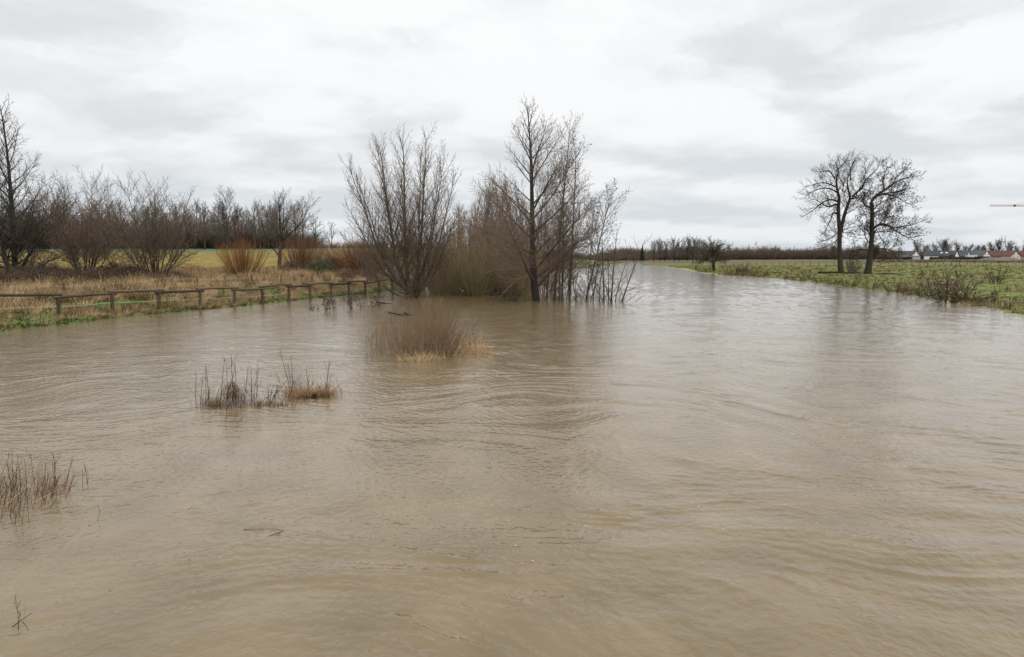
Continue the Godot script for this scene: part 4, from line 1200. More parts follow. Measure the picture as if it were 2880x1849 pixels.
	for i in 46:
		var f := i / 45.0
		var d := lerpf(262.0, 255.0, f)
		var x := lerpf(76.0, 205.0, f)
		var y := gy(x, d)
		var p := Geo.new()
		var h := rnd(1.1, 1.35)
		p.tube(PackedVector3Array([Vector3(x, y - 0.2, -d), Vector3(x, y + h * 0.5, -d), Vector3(x + rnd(-0.08, 0.08), y + h, -d)]), taper(3, 0.1, 0.09), 5, BARK_DARK, BARK)
		part("post", p, wood, pf)
		var q := Vector3(x, y + 1.0, -d)
		if i > 0: wr.tube(PackedVector3Array([prev, q]), taper(2, 0.012, 0.012), 3, BARK, BARK)
		prev = q
	part("wire", wr, wood, pf)
	# gravel mound
	var gm := Geo.new()
	var n := 28
	for r in n + 1:
		for k in n + 1:
			var u := (float(k) / n - 0.5) * 2.0
			var w := (float(r) / n - 0.5) * 2.0
			var e := maxf(absf(u), absf(w) * 1.0)
			var y := 2.6 * (1.0 - sm(0.45, 1.0, e)) + nz2.get_noise_2d(u * 60.0, w * 60.0) * 0.25 * (1.0 - e)
			gm.v.append(Vector3(u * 11.5, y - 0.3, -w * 9.0)); gm.n.append(Vector3.UP); gm.c.append(Color(0.15, 0.108, 0.083))
	grid(gm, n + 1, n + 1)
	var mo := solo("gravel_mound", gm, paint, "flat topped heap of brown earth before the red roofed house", "mound")
	put(mo, 297.0, 418.0)

# ---------------------------------------------------------------- houses beyond the meadow
func house(called: String, label: String, u: float, d: float, yaw: float, length: float, width: float, eave: float, ridge: float, roof_c: Color, wall_c: Color, dormers: int, skylights := 0) -> Node3D:
	# long axis along local z (away from the viewer), gable towards +z
	var o := thing(called, label, "house")
	var hw := width * 0.5
	var w := Geo.new()
	w.box(Vector3(-hw, -0.4, -length), Vector3(hw, eave, 0), wall_c)
	w.tri(Vector3(-hw, eave, 0.001), Vector3(0, ridge, 0.001), Vector3(hw, eave, 0.001), wall_c)
	w.tri(Vector3(hw, eave, -length), Vector3(0, ridge, -length), Vector3(-hw, eave, -length), wall_c)
	part("wall", w, paint, o)
	var slope := (ridge - eave) / hw
	for s in [-1, 1]:
		var g := Geo.new()
		var e := hw + 0.6
		var y0 := ridge + 0.12 - slope * e
		var a := Vector3(0, ridge + 0.12, 0.5)
		var b := Vector3(0, ridge + 0.12, -length - 0.5)
		var c := Vector3(s * e, y0, -length - 0.5)
		var dd := Vector3(s * e, y0, 0.5)
		var th := Vector3(0, 0.28, 0)
		g.quad(a + th, b + th, c + th, dd + th, roof_c)
		g.quad(a, dd, c, b, roof_c)
		g.quad(dd, dd + th, c + th, c, roof_c * 0.8)
		g.quad(a, a + th, dd + th, dd, roof_c * 0.8)
		g.quad(b, c, c + th, b + th, roof_c * 0.8)
		var rp := part("roof", g, paint, o)
		if s == -1:
			for k in skylights:
				var sg := Geo.new()
				var z := -length * (0.25 + 0.16 * k)
				var x0 := -hw * 0.55
				var x1 := -hw * 0.35
				var f := func(x): return ridge + 0.12 + 0.28 + 0.06 + slope * x
				sg.quad(Vector3(x0, f.call(x0), z), Vector3(x1, f.call(x1), z), Vector3(x1, f.call(x1), z - 1.6), Vector3(x0, f.call(x0), z - 1.6), Color(0.75, 0.8, 0.85))
				part("skylight", sg, paint, rp)
	var glass := Color(0.05, 0.06, 0.075)
	for k in 2:
		window(o, Vector3(-hw * 0.42 + k * hw * 0.84, eave + 0.6, 0.0), Vector3.RIGHT, 1.1, 1.3, glass)
	for k in 2:
		window(o, Vector3(-hw * 0.45 + k * hw * 0.9, 1.0, 0.0), Vector3.RIGHT, 1.5, 1.4, glass)
	for k in dormers:
		var z := -length * (k + 0.6) / (dormers + 0.2)
		var dm := Geo.new()
		var x0 := -hw - 0.1
		var top := eave + (ridge - eave) * 0.62
		var mid := eave + (ridge - eave) * 0.28
		var x1 := -hw * 0.3
		dm.quad(Vector3(x0, eave - 0.2, z + 1.7), Vector3(x0, mid, z + 1.7), Vector3(x0, mid, z - 1.7), Vector3(x0, eave - 0.2, z - 1.7), wall_c)
		dm.tri(Vector3(x0, mid, z + 1.7), Vector3(x0, top, z), Vector3(x0, mid, z - 1.7), wall_c)
		dm.quad(Vector3(x0, eave - 0.2, z + 1.7), Vector3(x1, eave - 0.2, z + 1.7), Vector3(x1, mid, z + 1.7), Vector3(x0, mid, z + 1.7), wall_c)
		dm.quad(Vector3(x1, eave - 0.2, z - 1.7), Vector3(x0, eave - 0.2, z - 1.7), Vector3(x0, mid, z - 1.7), Vector3(x1, mid, z - 1.7), wall_c)
		var dn := part("dormer", dm, paint, o)
		var dr := Geo.new()
		var e0 := x0 - 0.35
		for s in [-1, 1]:
			dr.quad(Vector3(e0, top + 0.15, z), Vector3(x1, top + 0.15, z), Vector3(x1, mid - 0.15, z + s * 2.1), Vector3(e0, mid - 0.15, z + s * 2.1), roof_c)
			dr.quad(Vector3(e0, top - 0.1, z), Vector3(e0, top + 0.15, z), Vector3(e0, mid - 0.15, z + s * 2.1), Vector3(e0, mid - 0.4, z + s * 2.1), roof_c)
		part("dormer_roof", dr, paint, dn)
		for s in [-0.55, 0.55]:
			window(dn, Vector3(x0, eave + 0.25, z + s), Vector3(0, 0, 1), 0.75, 1.1, glass)
	var ch := Geo.new()
	ch.box(Vector3(-0.5, ridge - 0.4, -length * 0.45 - 0.4), Vector3(0.5, ridge + 1.1, -length * 0.45 + 0.4), roof_c * 0.9)
	part("chimney", ch, paint, o)
	put(o, (u - 1199.5) / 1599.3 * d, d, yaw)
	return o

func window(parent: Node, p: Vector3, along_: Vector3, w: float, h: float, glass: Color) -> void:
	var g := Geo.new()
	var out := Vector3(0, 0, 1) if along_.x > 0.5 else Vector3(-1, 0, 0)
	var a := p - along_ * w * 0.5 + out * 0.03
	var b := p + along_ * w * 0.5 + out * 0.03
	var t := Vector3(0, h, 0)
	g.quad(a, a + t, b + t, b, glass)
	var win := part("window", g, paint, parent)
	var fr := Geo.new()
	for s in [[a, t, along_ * 0.1], [b - along_ * 0.1, t, along_ * 0.1], [a + t - Vector3(0, 0.1, 0), Vector3(0, 0.1, 0), along_ * w], [a, Vector3(0, 0.1, 0), along_ * w]]:
		var q: Vector3 = s[0] + out * 0.04
		fr.quad(q, q + s[1], q + s[1] + s[2], q + s[2], Color(0.75, 0.75, 0.74))
	if win.get_parent().get_parent() == self:
		part("frame", fr, paint, win)

func houses() -> void:
	rng.seed = 701
	var slate := Color(0.055, 0.062, 0.072)
	var white := Color(0.80, 0.80, 0.80)
	var red := Color(0.125, 0.050, 0.038)
	house("row_house", "white house row with slate roof and round topped dormers behind the garages", 2141.0, 560.0, 0.42, 34.0, 10.5, 2.8, 6.4, slate, white, 4)
	house("gable_house", "white house with broad dark roof and two skylights beside the slate dormer row", 2236.0, 560.0, 0.62, 24.0, 9.0, 2.7, 6.7, slate, white, 0, 2)
	house("gable_house", "narrow pale house with lean slate roof between two larger slate roofed houses", 2264.0, 563.0, 0.55, 14.0, 8.0, 2.6, 6.4, Color(0.075, 0.083, 0.093), Color(0.66, 0.64, 0.60), 0)
	house("gable_house", "white house with wide gable and glass lean-to beside the red roofed house", 2306.0, 560.0, 0.5, 22.0, 12.0, 2.8, 6.8, Color(0.085, 0.09, 0.10), Color(0.70, 0.69, 0.67), 0)
	house("red_roof_house", "cream house with red tiled roof and three gabled dormers behind the earth heap", 2374.0, 552.0, 0.42, 34.0, 12.0, 2.8, 6.7, red, Color(0.60, 0.57, 0.48), 3)
	house("gable_house", "dim grey roofed house set far back behind the slate dormer row", 2178.0, 640.0, 0.3, 12.0, 10.0, 3.0, 6.0, Color(0.10, 0.10, 0.10), Color(0.45, 0.44, 0.42), 0)
	house("red_roof_house", "red roofed house seen past the end of the earth heap", 2420.0, 560.0, 0.2, 14.0, 10.0, 2.8, 6.6, red, Color(0.55, 0.5, 0.45), 0)
	# conservatory, garages, garden walls
	shed("conservatory", "white glazed lean-to in front of the wide gabled house", 2274.0, 548.0, 7.0, 4.0, 3.4, Color(0.72, 0.75, 0.78), Color(0.80, 0.83, 0.86), 3)
	shed("garage_block", "grey door garage block with brown flat roof edge in front of the slate dormer row", 2139.0, 520.0, 8.0, 5.0, 2.9, Color(0.34, 0.36, 0.39), Color(0.16, 0.07, 0.05), 3)
	shed("white_shed", "long white flat roofed shed with one small window among the hedges", 2177.0, 520.0, 10.5, 5.0, 2.8, Color(0.76, 0.77, 0.78), Color(0.10, 0.05, 0.045), 1)
	shed("carport", "pale flat roofed carport beside the garage block", 2108.0, 522.0, 14.0, 5.0, 2.7, Color(0.30, 0.29, 0.28), Color(0.62, 0.62, 0.60), 2)
	shed("garden_wall", "dark blue garden screen beside the long hedges", 2212.0, 518.0, 9.0, 0.3, 2.3, Color(0.05, 0.065, 0.085), Color(0.06, 0.08, 0.10), 0)
	shed("red_shed", "low red brown shed beside the white shed", 2196.0, 524.0, 6.0, 4.0, 2.9, Color(0.14, 0.045, 0.04), Color(0.12, 0.04, 0.035), 0)
	# clipped hedges
	for q in [[2120.0, 512.0, 8.5, 1.9, "clipped hedge before the carport"], [2189.0, 511.0, 9.5, 1.7, "clipped hedge before the white shed"], [2254.0, 512.0, 20.0, 1.9, "longest clipped hedge before the pale narrow house"], [2297.0, 512.0, 11.0, 2.3, "tallest clipped hedge before the wide gabled house"], [2154.0, 521.0, 3.5, 3.0, "tall narrow clipped hedge between garage block and white shed"], [2330.0, 514.0, 7.0, 1.8, "clipped hedge before the red roofed house with dormers"]]:
		hedge(q[0], q[1], q[2], q[3], q[4])
	rng.seed = 702
	var o := mound("round_shrub", "round evergreen shrub beside the dark blue screen", (2224.0 - 1199.5) / 1599.3 * 510.0, 510.0, 2.6, 3.4, Color(0.03, 0.05, 0.02), Color(0.13, 0.13, 0.04), 700, 0.5, "shrub")
	o.rotation.y = 0.4

func shed(called: String, label: String, u: float, d: float, w: float, dep: float, h: float, wall_c: Color, roof_c: Color, doors: int) -> void:
	var o := thing(called, label, "shed" if dep > 1.0 else "wall")
	var g := Geo.new()
	g.box(Vector3(-w * 0.5, -0.4, -dep), Vector3(w * 0.5, h - 0.35, 0), wall_c)
	part("wall", g, paint, o)
	var r := Geo.new()
	r.box(Vector3(-w * 0.5 - 0.2, h - 0.35, -dep - 0.2), Vector3(w * 0.5 + 0.2, h, 0.2), roof_c)
	part("roof", r, paint, o)
	for k in doors:
		var dg := Geo.new()
		var cx := -w * 0.5 + w * (k + 0.5) / doors
		var ww := minf(w / doors * 0.42, 1.25)
		var y1 := minf(2.1, h - 0.6)
		var y0 := 0.0 if doors > 1 else 1.0
		if doors == 1: ww = 0.4
		dg.quad(Vector3(cx - ww, y0, 0.03), Vector3(cx - ww, y1, 0.03), Vector3(cx + ww, y1, 0.03), Vector3(cx + ww, y0, 0.03), wall_c * 1.15 if doors > 1 else Color(0.06, 0.07, 0.08))
		part("door" if doors > 1 else "window", dg, paint, o)
	put(o, (u - 1199.5) / 1599.3 * d, d, -0.05)

func hedge(u: float, d: float, w: float, h: float, label: String) -> void:
	var o := thing("clipped_hedge", label, "hedge")
	var body := Geo.new()
	body.box(Vector3(-w * 0.5, -0.3, -0.9), Vector3(w * 0.5, h - 0.2, 0), Color(0.03, 0.05, 0.022))
	part("branches", body, wood, o)
	var g := Geo.new()
	for k in int(w * 60):
		var p := Vector3(rnd(-0.5, 0.5) * w, rnd(0, h), rnd(-1.0, 0.12))
		if rng.randf() < 0.6: p.z = rnd(0.0, 0.15)
		else: p.y = rnd(h - 0.2, h + 0.12)
		g.leaf(p, Vector3(rnd(-1, 1), rnd(-0.5, 1), rnd(-1, 1)).normalized(), Vector3(rnd(-1, 1), rnd(-1, 1), 0).normalized(), 0.32, 0.25, Color(0.014, 0.034, 0.016).lerp(Color(0.035, 0.06, 0.025), rng.randf()))
	var lf := part("leaves", g, leafy, o)
	lf.set_meta("kind", "stuff")
	put(o, (u - 1199.5) / 1599.3 * d, d)

# ---------------------------------------------------------------- tower crane
func crane() -> void:
	rng.seed = 801
	var o := thing("tower_crane", "orange red tower crane jib high above the houses", "crane")
	var c := Color(0.33, 0.095, 0.045)
	var d := 700.0
	var x0 := (2305.0 - 1199.5) / 1599.3 * d
	var mast_x := x0 + 46.0
	var g0 := gy(mast_x, d)
	var y := 53.0
	var j := Geo.new()
	var tip := Vector3(0, y, 0)
	var length := 60.0
	for q in [[0.0, -0.7], [0.0, 0.7], [1.5, 0.0]]:
		j.tube(PackedVector3Array([tip + Vector3(0, q[0], q[1]), tip + Vector3(length, q[0], q[1])]), taper(2, 0.09, 0.09), 4, c, c)
	for k in 40:
		var xx := k * 1.5
		for s in [-0.7, 0.7]:
			j.tube(PackedVector3Array([tip + Vector3(xx, 0, s), tip + Vector3(xx + 0.75, 1.5, 0)]), taper(2, 0.06, 0.06), 3, c, c)
			j.tube(PackedVector3Array([tip + Vector3(xx + 0.75, 1.5, 0), tip + Vector3(xx + 1.5, 0, s)]), taper(2, 0.06, 0.06), 3, c, c)
	part("jib", j, paint, o)
	var t := Geo.new()
	t.box(Vector3(24.4, y - 0.5, -0.8), Vector3(25.8, y + 1.7, 0.8), c * 0.8)
	part("trolley", t, paint, o)
	var tie := Geo.new()
	tie.tube(PackedVector3Array([tip + Vector3(27, 1.5, 0), tip + Vector3(46, 9.0, 0)]), taper(2, 0.10, 0.10), 4, Color(0.2, 0.2, 0.2), Color(0.2, 0.2, 0.2))
	tie.tube(PackedVector3Array([tip + Vector3(46, 9.0, 0), tip + Vector3(59.5, 1.5, 0)]), taper(2, 0.10, 0.10), 4, Color(0.2, 0.2, 0.2), Color(0.2, 0.2, 0.2))
	part("tie_rod", tie, paint, o)
	var m := Geo.new()
	for q in [[-0.8, -0.8], [0.8, -0.8], [0.8, 0.8], [-0.8, 0.8]]:
		m.tube(PackedVector3Array([Vector3(46 + q[0], -0.5, q[1]), Vector3(46 + q[0], y + 2, q[1]), Vector3(46, y + 9.5, 0)]), taper(3, 0.14, 0.12), 4, c, c)
	for k in 28:
		var yy := k * 1.9
		m.tube(PackedVector3Array([Vector3(45.2, yy, 0.8), Vector3(46.8, yy + 1.9, 0.8)]), taper(2, 0.06, 0.06), 3, c, c)
		m.tube(PackedVector3Array([Vector3(46.8, yy, -0.8), Vector3(45.2, yy + 1.9, -0.8)]), taper(2, 0.06, 0.06), 3, c, c)
	part("mast", m, paint, o)
	var cw := Geo.new()
	cw.box(Vector3(56.5, y - 2.6, -1.0), Vector3(59.5, y, 1.0), Color(0.35, 0.34, 0.32))
	part("counterweight", cw, paint, o)
	o.position = Vector3(x0, g0 - 0.3, -d)

# ---------------------------------------------------------------- grass and weeds
func tuft(n: int, h: float, w: float, spread: float, droop: float, c0: Color, c1: Color) -> ArrayMesh:
	var g := Geo.new()
	for k in n:
		var az := rnd(0, TAU)
		var r := sqrt(rng.randf()) * spread
		var dir := Vector3(cos(az) * rnd(0.1, 0.6), 1.0, sin(az) * rnd(0.1, 0.6)).normalized()
		var c := c0.lerp(c1, rng.randf())
		g.blade(Vector3(cos(az) * r, 0, sin(az) * r), dir, h * rnd(0.5, 1.1), w, droop * rnd(0.3, 1.2), c, c.lerp(c1, 0.4), 3)
	return g.mesh(leafy)

func weed(n: int, h: float) -> ArrayMesh:
	var T := plan([lv(STRAW_DARK, 3, 1, 0, 0, {"col2": Color(0.13, 0.075, 0.05)}), lv(Color(0.12, 0.07, 0.045), 3, 1, 0.1, 0.3, {"from": 0.35, "per_m": 8.0, "l0": 0.25, "l1": 0.1, "ang": 35.0, "rk": 0.0, "r0": 0.006, "rmin": 0.008, "tip": 0.7})], 5)
	for k in n:
		var b := Vector3(rnd(-0.3, 0.3), 0, rnd(-0.3, 0.3))
		limb(T, PackedVector3Array([b, b + Vector3(rnd(-0.15, 0.15), h * rnd(0.6, 1.1), rnd(-0.15, 0.15))]), taper(2, 0.012, 0.006), 0)
	return T.geo[0].mesh(wood)

func grasses() -> void:
	twig_min = 0.008
	rng.seed = 901
	var dry := tuft(26, 0.95, 0.026, 0.25, 1.9, STRAW, Color(0.40, 0.28, 0.145))
	var dry2 := tuft(24, 0.75, 0.026, 0.28, 2.8, STRAW_DARK, Color(0.33, 0.22, 0.12))
	var green := tuft(22, 0.26, 0.026, 0.2, 1.2, Color(0.125, 0.205, 0.045), Color(0.215, 0.255, 0.075))
	var olive := tuft(26, 0.13, 0.034, 0.3, 1.0, Color(0.19, 0.275, 0.050), Color(0.36, 0.345, 0.115))
	var dock := weed(7, 0.8)
	var xs := [[], [], [], [], []]
	# left bank strip
	for k in 26000:
		var d := rnd(30.0, 92.0)
		var sl := absf(rng.randfn(0.0, 1.0)) * 8.0 + 0.05
		var x := xl(d) - sl
		if sl > 32.0: continue
		var a := nz2.get_noise_2d(x * 2.2, d * 2.2)
		var clump := nz2.get_noise_2d(x * 7.0 + 200.0, d * 7.0)
		var near := 1.0 - sm(0.2, 1.6, sl)
		if sl < 0.25 and d > 56.0 and rng.randf() < 0.5: continue
		var band := sm(4.5, 6.0, sl) * (1.0 - sm(8.0, 10.0, sl)) * sm(43.0, 48.0, d)
		if rng.randf() < 0.50 + near * 0.6 - a * 0.9 - clump * 1.2 + band * 0.55:
			xs[2].append([x, d, rnd(0.6, 1.2)])
		elif clump > 0.0 - sm(8.0, 14.0, sl) * 0.3:
			if rng.randf() < 0.7: xs[0].append([x, d, (rnd(0.5, 0.85) + clump * 1.1) * lerpf(0.6, 1.0, sm(2.5, 6.0, sl))])
			else: xs[1].append([x, d, rnd(0.6, 1.2)])
		elif rng.randf() < 0.35:
			xs[1].append([x, d, rnd(0.4, 0.8)])
	for k in 12000:   # rough ground up to the hedge and the field
		var d := rnd(50.0, 97.0)
		var x := xl(d) - rnd(9.0, 40.0 + (d - 50.0) * 0.3)
		var clump := nz2.get_noise_2d(x * 5.0 + 200.0, d * 5.0)
		if rng.randf() < 0.5 + clump * 1.5: xs[0].append([x, d, rnd(0.5, 1.0) + maxf(clump, 0.0) * 1.2])
		elif rng.randf() < 0.6: xs[1].append([x, d, rnd(0.6, 1.2)])
		elif rng.randf() < 0.4: xs[2].append([x, d, rnd(0.7, 1.2)])
	# right meadow
	for k in 26000:
		var d := 44.0 + pow(rng.randf(), 1.6) * 210.0
		var sr := pow(rng.randf(), 1.5) * (30.0 + d * 0.35)
		var x := xr(d) + sr + 0.1
		var a := nz2.get_noise_2d(x * 2.2, d * 2.2)
		var b := nz2.get_noise_2d(x * 9.0 + 50.0, d * 9.0)
		var brown := a * 1.8 + b * 0.9 - 0.12
		var s := 0.7 + d * 0.005
		if rng.randf() < 0.03 + clampf(brown, 0.0, 0.6):
			if rng.randf() < 0.3: xs[4].append([x, d, rnd(0.4, 0.9)])
			else: xs[1].append([x, d, rnd(0.3, 0.7) * s])
		else:
			xs[3].append([x, d, rnd(0.5, 1.2) * s])
	scatter("dry_grass", "tall straw coloured dead grass on the banks", "grass", dry, xs[0], Color.WHITE, Color(0.62, 0.58, 0.52))
	scatter("withered_grass", "matted brown withered grass on the banks", "grass", dry2, xs[1], Color.WHITE, Color(0.62, 0.58, 0.52))
	scatter("green_grass", "short bright green grass along the waterline", "grass", green, xs[2], Color.WHITE, Color(0.75, 0.8, 0.7))
	scatter("meadow_grass", "yellowish green meadow grass across the far bank", "grass", olive, xs[3], Color.WHITE, Color(0.9, 0.88, 0.85))
	scatter("dead_weeds", "brown dead dock stems scattered over the far bank", "weeds", dock, xs[4], Color.WHITE, Color(0.7, 0.65, 0.6))
	# band of tall dead weeds before the houses
	var w2 := weed(14, 0.85)
	var band := []
	for k in 2600:
		var d := rnd(250.0, 480.0)
		var x := d * rnd(0.52, 0.86)
		if d < 320.0 + 60.0 * nz2.get_noise_2d(x * 0.6, d * 0.6): continue
		band.append([x, d, rnd(0.45, 1.0)])
	scatter("weed_belt", "belt of tall reddish brown dead weeds before the houses", "weeds", w2, band, Color.WHITE, Color(0.7, 0.6, 0.58))

# ---------------------------------------------------------------- shrubs and reeds out in the water
func reed_clump(g: Geo, center: Vector3, n: int, spread: Vector2, h0: float, h1: float, droop: float, c0: Color, c1: Color, w := 0.014) -> void:
	for k in n:
		var az := rnd(0, TAU)
		var r := sqrt(rng.randf())
		var p := center + Vector3(cos(az) * r * spread.x, -0.08, sin(az) * r * spread.y)
		var lean := rnd(0.05, 0.55)
		var a2 := rnd(0, TAU)
		g.blade(p, Vector3(cos(a2) * lean, 1, sin(a2) * lean).normalized(), rnd(h0, h1), w * rnd(0.7, 1.4), droop * rnd(0.4, 1.3), c0.lerp(c1, rng.randf()), c0.lerp(c1, rng.randf()), 4)

func rod(T: Dictionary, b: Vector3, e: Vector3, r: float, bend := 0.1) -> void:
	limb(T, curve([b, b.lerp(e, 0.5) + Vector3(rnd(-bend, bend), 0, rnd(-bend, bend)), e], 5), taper(6, r, r * 0.45), 0)

func water_shrubs() -> void:
	twig_min = 0.003
	var bed := -0.55
	# reddish shrub island with reeds
	rng.seed = 1001
	var red := Color(0.37, 0.24, 0.145)
	var T := plan([lv(red, 3, 1, 0, 0), lv(red, 3, 2, 0.12, 0.25, {"from": 0.35, "per_m": 3.0, "ratio": 0.36, "ang": 26.0, "rk": 0.002, "r0": 0.004, "rmin": 0.005, "tip": 0.6})], 0, {"n": 1, "p": 0.18, "size": 0.03, "col": LEAF_DEAD, "col2": Color(0.14, 0.08, 0.05)})
	for k in 340:
		var az := rnd(0, TAU)
		var q := sqrt(rng.randf())
		var b := Vector3(cos(az) * q * 1.05 + 0.15, bed, sin(az) * q * 1.5)
		var tall := 1.0 + 0.9 * nz2.get_noise_2d(b.x * 22.0, b.z * 22.0 + 7.0)
		var e := Vector3(b.x * 1.5 + rnd(-0.35, 0.65), rnd(0.7, 1.95) * (1.0 - 0.3 * q) * tall, b.z * 1.5 + rnd(-0.35, 0.35))
		rod(T, b, e, rnd(0.007, 0.012))
	for k in 80:   # outliers to the sides
		var s := -1.0 if k < 58 else 1.0
		var b := Vector3(s * rnd(0.9, 2.1), bed, rnd(-1.6, 1.2))
		rod(T, b, b + Vector3(s * rnd(-0.2, 0.4), rnd(0.8, 1.8), rnd(-0.3, 0.3)), rnd(0.006, 0.009))
	var o := finish(T, "flooded_shrub", "large reddish twiggy shrub with pale reeds standing out in the water", "shrub", "", ["stems", "twigs", "leaves"])
	var g := Geo.new()
	reed_clump(g, Vector3(-0.15, 0, 2.0), 230, Vector2(0.62, 0.28), 0.3, 0.62, 2.4, Color(0.40, 0.285, 0.15), Color(0.28, 0.185, 0.10), 0.020)
	reed_clump(g, Vector3(0.65, 0, 1.5), 60, Vector2(0.35, 0.3), 0.3, 0.65, 2.2, Color(0.48, 0.34, 0.18), Color(0.30, 0.19, 0.10), 0.018)
	reed_clump(g, Vector3(1.7, 0, -0.5), 230, Vector2(0.55, 0.8), 0.45, 1.15, 2.2, Color(0.45, 0.32, 0.17), Color(0.27, 0.17, 0.09), 0.014)
	reed_clump(g, Vector3(2.3, 0, 0.1), 110, Vector2(0.45, 0.5), 0.3, 0.8, 2.0, Color(0.38, 0.24, 0.12), Color(0.26, 0.15, 0.08), 0.012)
	reed_clump(g, Vector3(0.2, 0, 0.3), 120, Vector2(1.2, 1.3), 0.3, 0.9, 1.8, Color(0.30, 0.20, 0.11), Color(0.18, 0.11, 0.07), 0.010)
	var rd := part("reeds", g, leafy, o)
	rd.set_meta("kind", "stuff")
	o.position = Vector3(-3.45, 0.0, -26.6)
	# tussock with dark twigs
	rng.seed = 1002
	var dk := Color(0.050, 0.033, 0.026)
	var lvs := [lv(dk, 3, 1, 0, 0, {"col2": Color(0.10, 0.055, 0.04)}), lv(dk, 3, 2, 0.16, 0.25, {"from": 0.35, "per_m": 4.0, "ratio": 0.3, "ang": 34.0, "rk": 0.002, "r0": 0.0022, "rmin": 0.0025, "tip": 0.6})]
	var bits := {"n": 2, "p": 0.22, "size": 0.035, "col": Color(0.02, 0.016, 0.014), "col2": Color(0.06, 0.04, 0.03)}
	T = plan(lvs, 0, bits)
	for q in [[-0.95, -0.1, -0.95, 0.80], [-0.88, 0, -0.72, 0.75], [-0.75, 0, -0.66, 0.95], [-0.6, 0, -0.62, 1.02], [-0.3, 0.1, -0.05, 1.25], [-0.35, 0, 0.15, 0.95], [-0.25, -0.1, -0.15, 1.05], [0.05, 0, 0.12, 1.2], [0.1, 0.1, 0.1, 1.3], [0.35, 0, 0.75, 1.1], [0.3, 0.1, 0.55, 1.05], [0.42, -0.1, 0.5, 1.0], [0.8, 0.2, 0.82, 0.95], [0.5, -0.3, 1.35, 0.6], [0.65, 0.1, 1.25, 0.55], [0.7, -0.2, 1.15, 0.45], [0.2, 0.4, 1.2, 0.40], [0.3, 0.5, 0.1, 0.3]]:
		rod(T, Vector3(q[0], bed, q[1]), Vector3(q[2], q[3], q[1] + rnd(-0.1, 0.1)), rnd(0.008, 0.012), 0.06)
	for k in 90:
		var b := Vector3(rnd(-1.0, 1.6), bed, rnd(-0.3, 0.35))
		rod(T, b, b + Vector3(rnd(-0.1, 0.45), rnd(0.7, 1.1), rnd(-0.2, 0.2)), rnd(0.004, 0.007))
	o = finish(T, "flooded_tussock", "dark twigs around an upright tuft of hanging dead grass in the water", "tussock", "", ["stems", "twigs", "leaves"])
	g = Geo.new()
	for k in 210:   # dead grass hanging over a broken stem
		var az := rnd(0, TAU)
		var lop := 0.0 if k % 3 else 0.2
		var p := Vector3(0.02 + lop + cos(az) * 0.06, rnd(0.2, 0.62) - lop * 0.7, sin(az) * 0.06)
		g.blade(p, Vector3(cos(az) * 0.8 + rnd(-0.4, 0.5), rnd(-0.3, 1.2), sin(az) * 0.8).normalized(), rnd(0.25, 0.75), 0.012, rnd(2.5, 6.0), Color(0.25, 0.15, 0.08).lerp(Color(0.13, 0.075, 0.045), rng.randf()), Color(0.16, 0.09, 0.05), 6)
	reed_clump(g, Vector3(-0.42, 0, 0.1), 220, Vector2(0.14, 0.12), 0.15, 0.4, 1.6, Color(0.10, 0.075, 0.035), Color(0.16, 0.10, 0.05), 0.014)
	reed_clump(g, Vector3(0.1, 0, 0.15), 330, Vector2(0.75, 0.16), 0.08, 0.3, 2.5, Color(0.15, 0.09, 0.05), Color(0.22, 0.14, 0.08), 0.014)
	reed_clump(g, Vector3(0.95, 0, 0.0), 300, Vector2(0.5, 0.16), 0.1, 0.32, 2.0, Color(0.12, 0.07, 0.04), Color(0.20, 0.12, 0.07), 0.013)
	rd = part("dead_grass", g, leafy, o)
	rd.set_meta("kind", "stuff")
	o.position = Vector3(-7.2, 0.0, -17.2)
	# rounded tussock
	rng.seed = 1003
	T = plan(lvs, 0, bits)
	for q in [[-0.4, 0, -0.38, 1.15], [-0.38, 0, -0.7, 1.25], [-0.3, 0.1, -0.45, 0.95], [0.35, 0, 0.62, 1.0], [0.4, 0.1, 0.68, 0.95], [0.1, 0, -0.02, 0.75], [0.6, 0, 0.68, 0.6], [-0.3, 0.1, -0.8, 0.62], [0.7, 0.2, 0.55, 0.4], [-0.7, 0.3, -0.3, 0.25], [-0.9, 0.3, -0.35, 0.2]]:
		rod(T, Vector3(q[0], bed, q[1]), Vector3(q[2], q[3], q[1] + rnd(-0.1, 0.1)), rnd(0.008, 0.012), 0.06)
	for k in 30:
		var b := Vector3(rnd(-0.6, 0.8), bed, rnd(-0.3, 0.3))
		rod(T, b, b + Vector3(rnd(-0.3, 0.3), rnd(0.75, 1.15), rnd(-0.2, 0.2)), rnd(0.004, 0.006), 0.15)
	o = finish(T, "flooded_tussock", "rounded brown tussock of curling dead grass in the water with a few tall twigs", "tussock", "", ["stems", "twigs", "leaves"])
	g = Geo.new()
	for k in 760:
		var az := rnd(0, TAU)
		var q := sqrt(rng.randf())
		var p := Vector3(0.1 + cos(az) * q * 0.48, -0.06 + 0.22 * (1.0 - q) * rng.randf(), sin(az) * q * 0.3)
		g.blade(p, Vector3(cos(az) * 0.6 + rnd(-0.3, 0.3), 1.0, sin(az) * 0.6).normalized(), rnd(0.4, 0.95), 0.012, rnd(1.2, 4.2), Color(0.20, 0.11, 0.055).lerp(Color(0.33, 0.20, 0.10), rng.randf()), Color(0.22, 0.13, 0.07), 5)
	rd = part("dead_grass", g, leafy, o)
	rd.set_meta("kind", "stuff")
	o.position = Vector3(-5.6, 0.0, -18.4)
	# nearest clump at the frame's side
	rng.seed = 1004
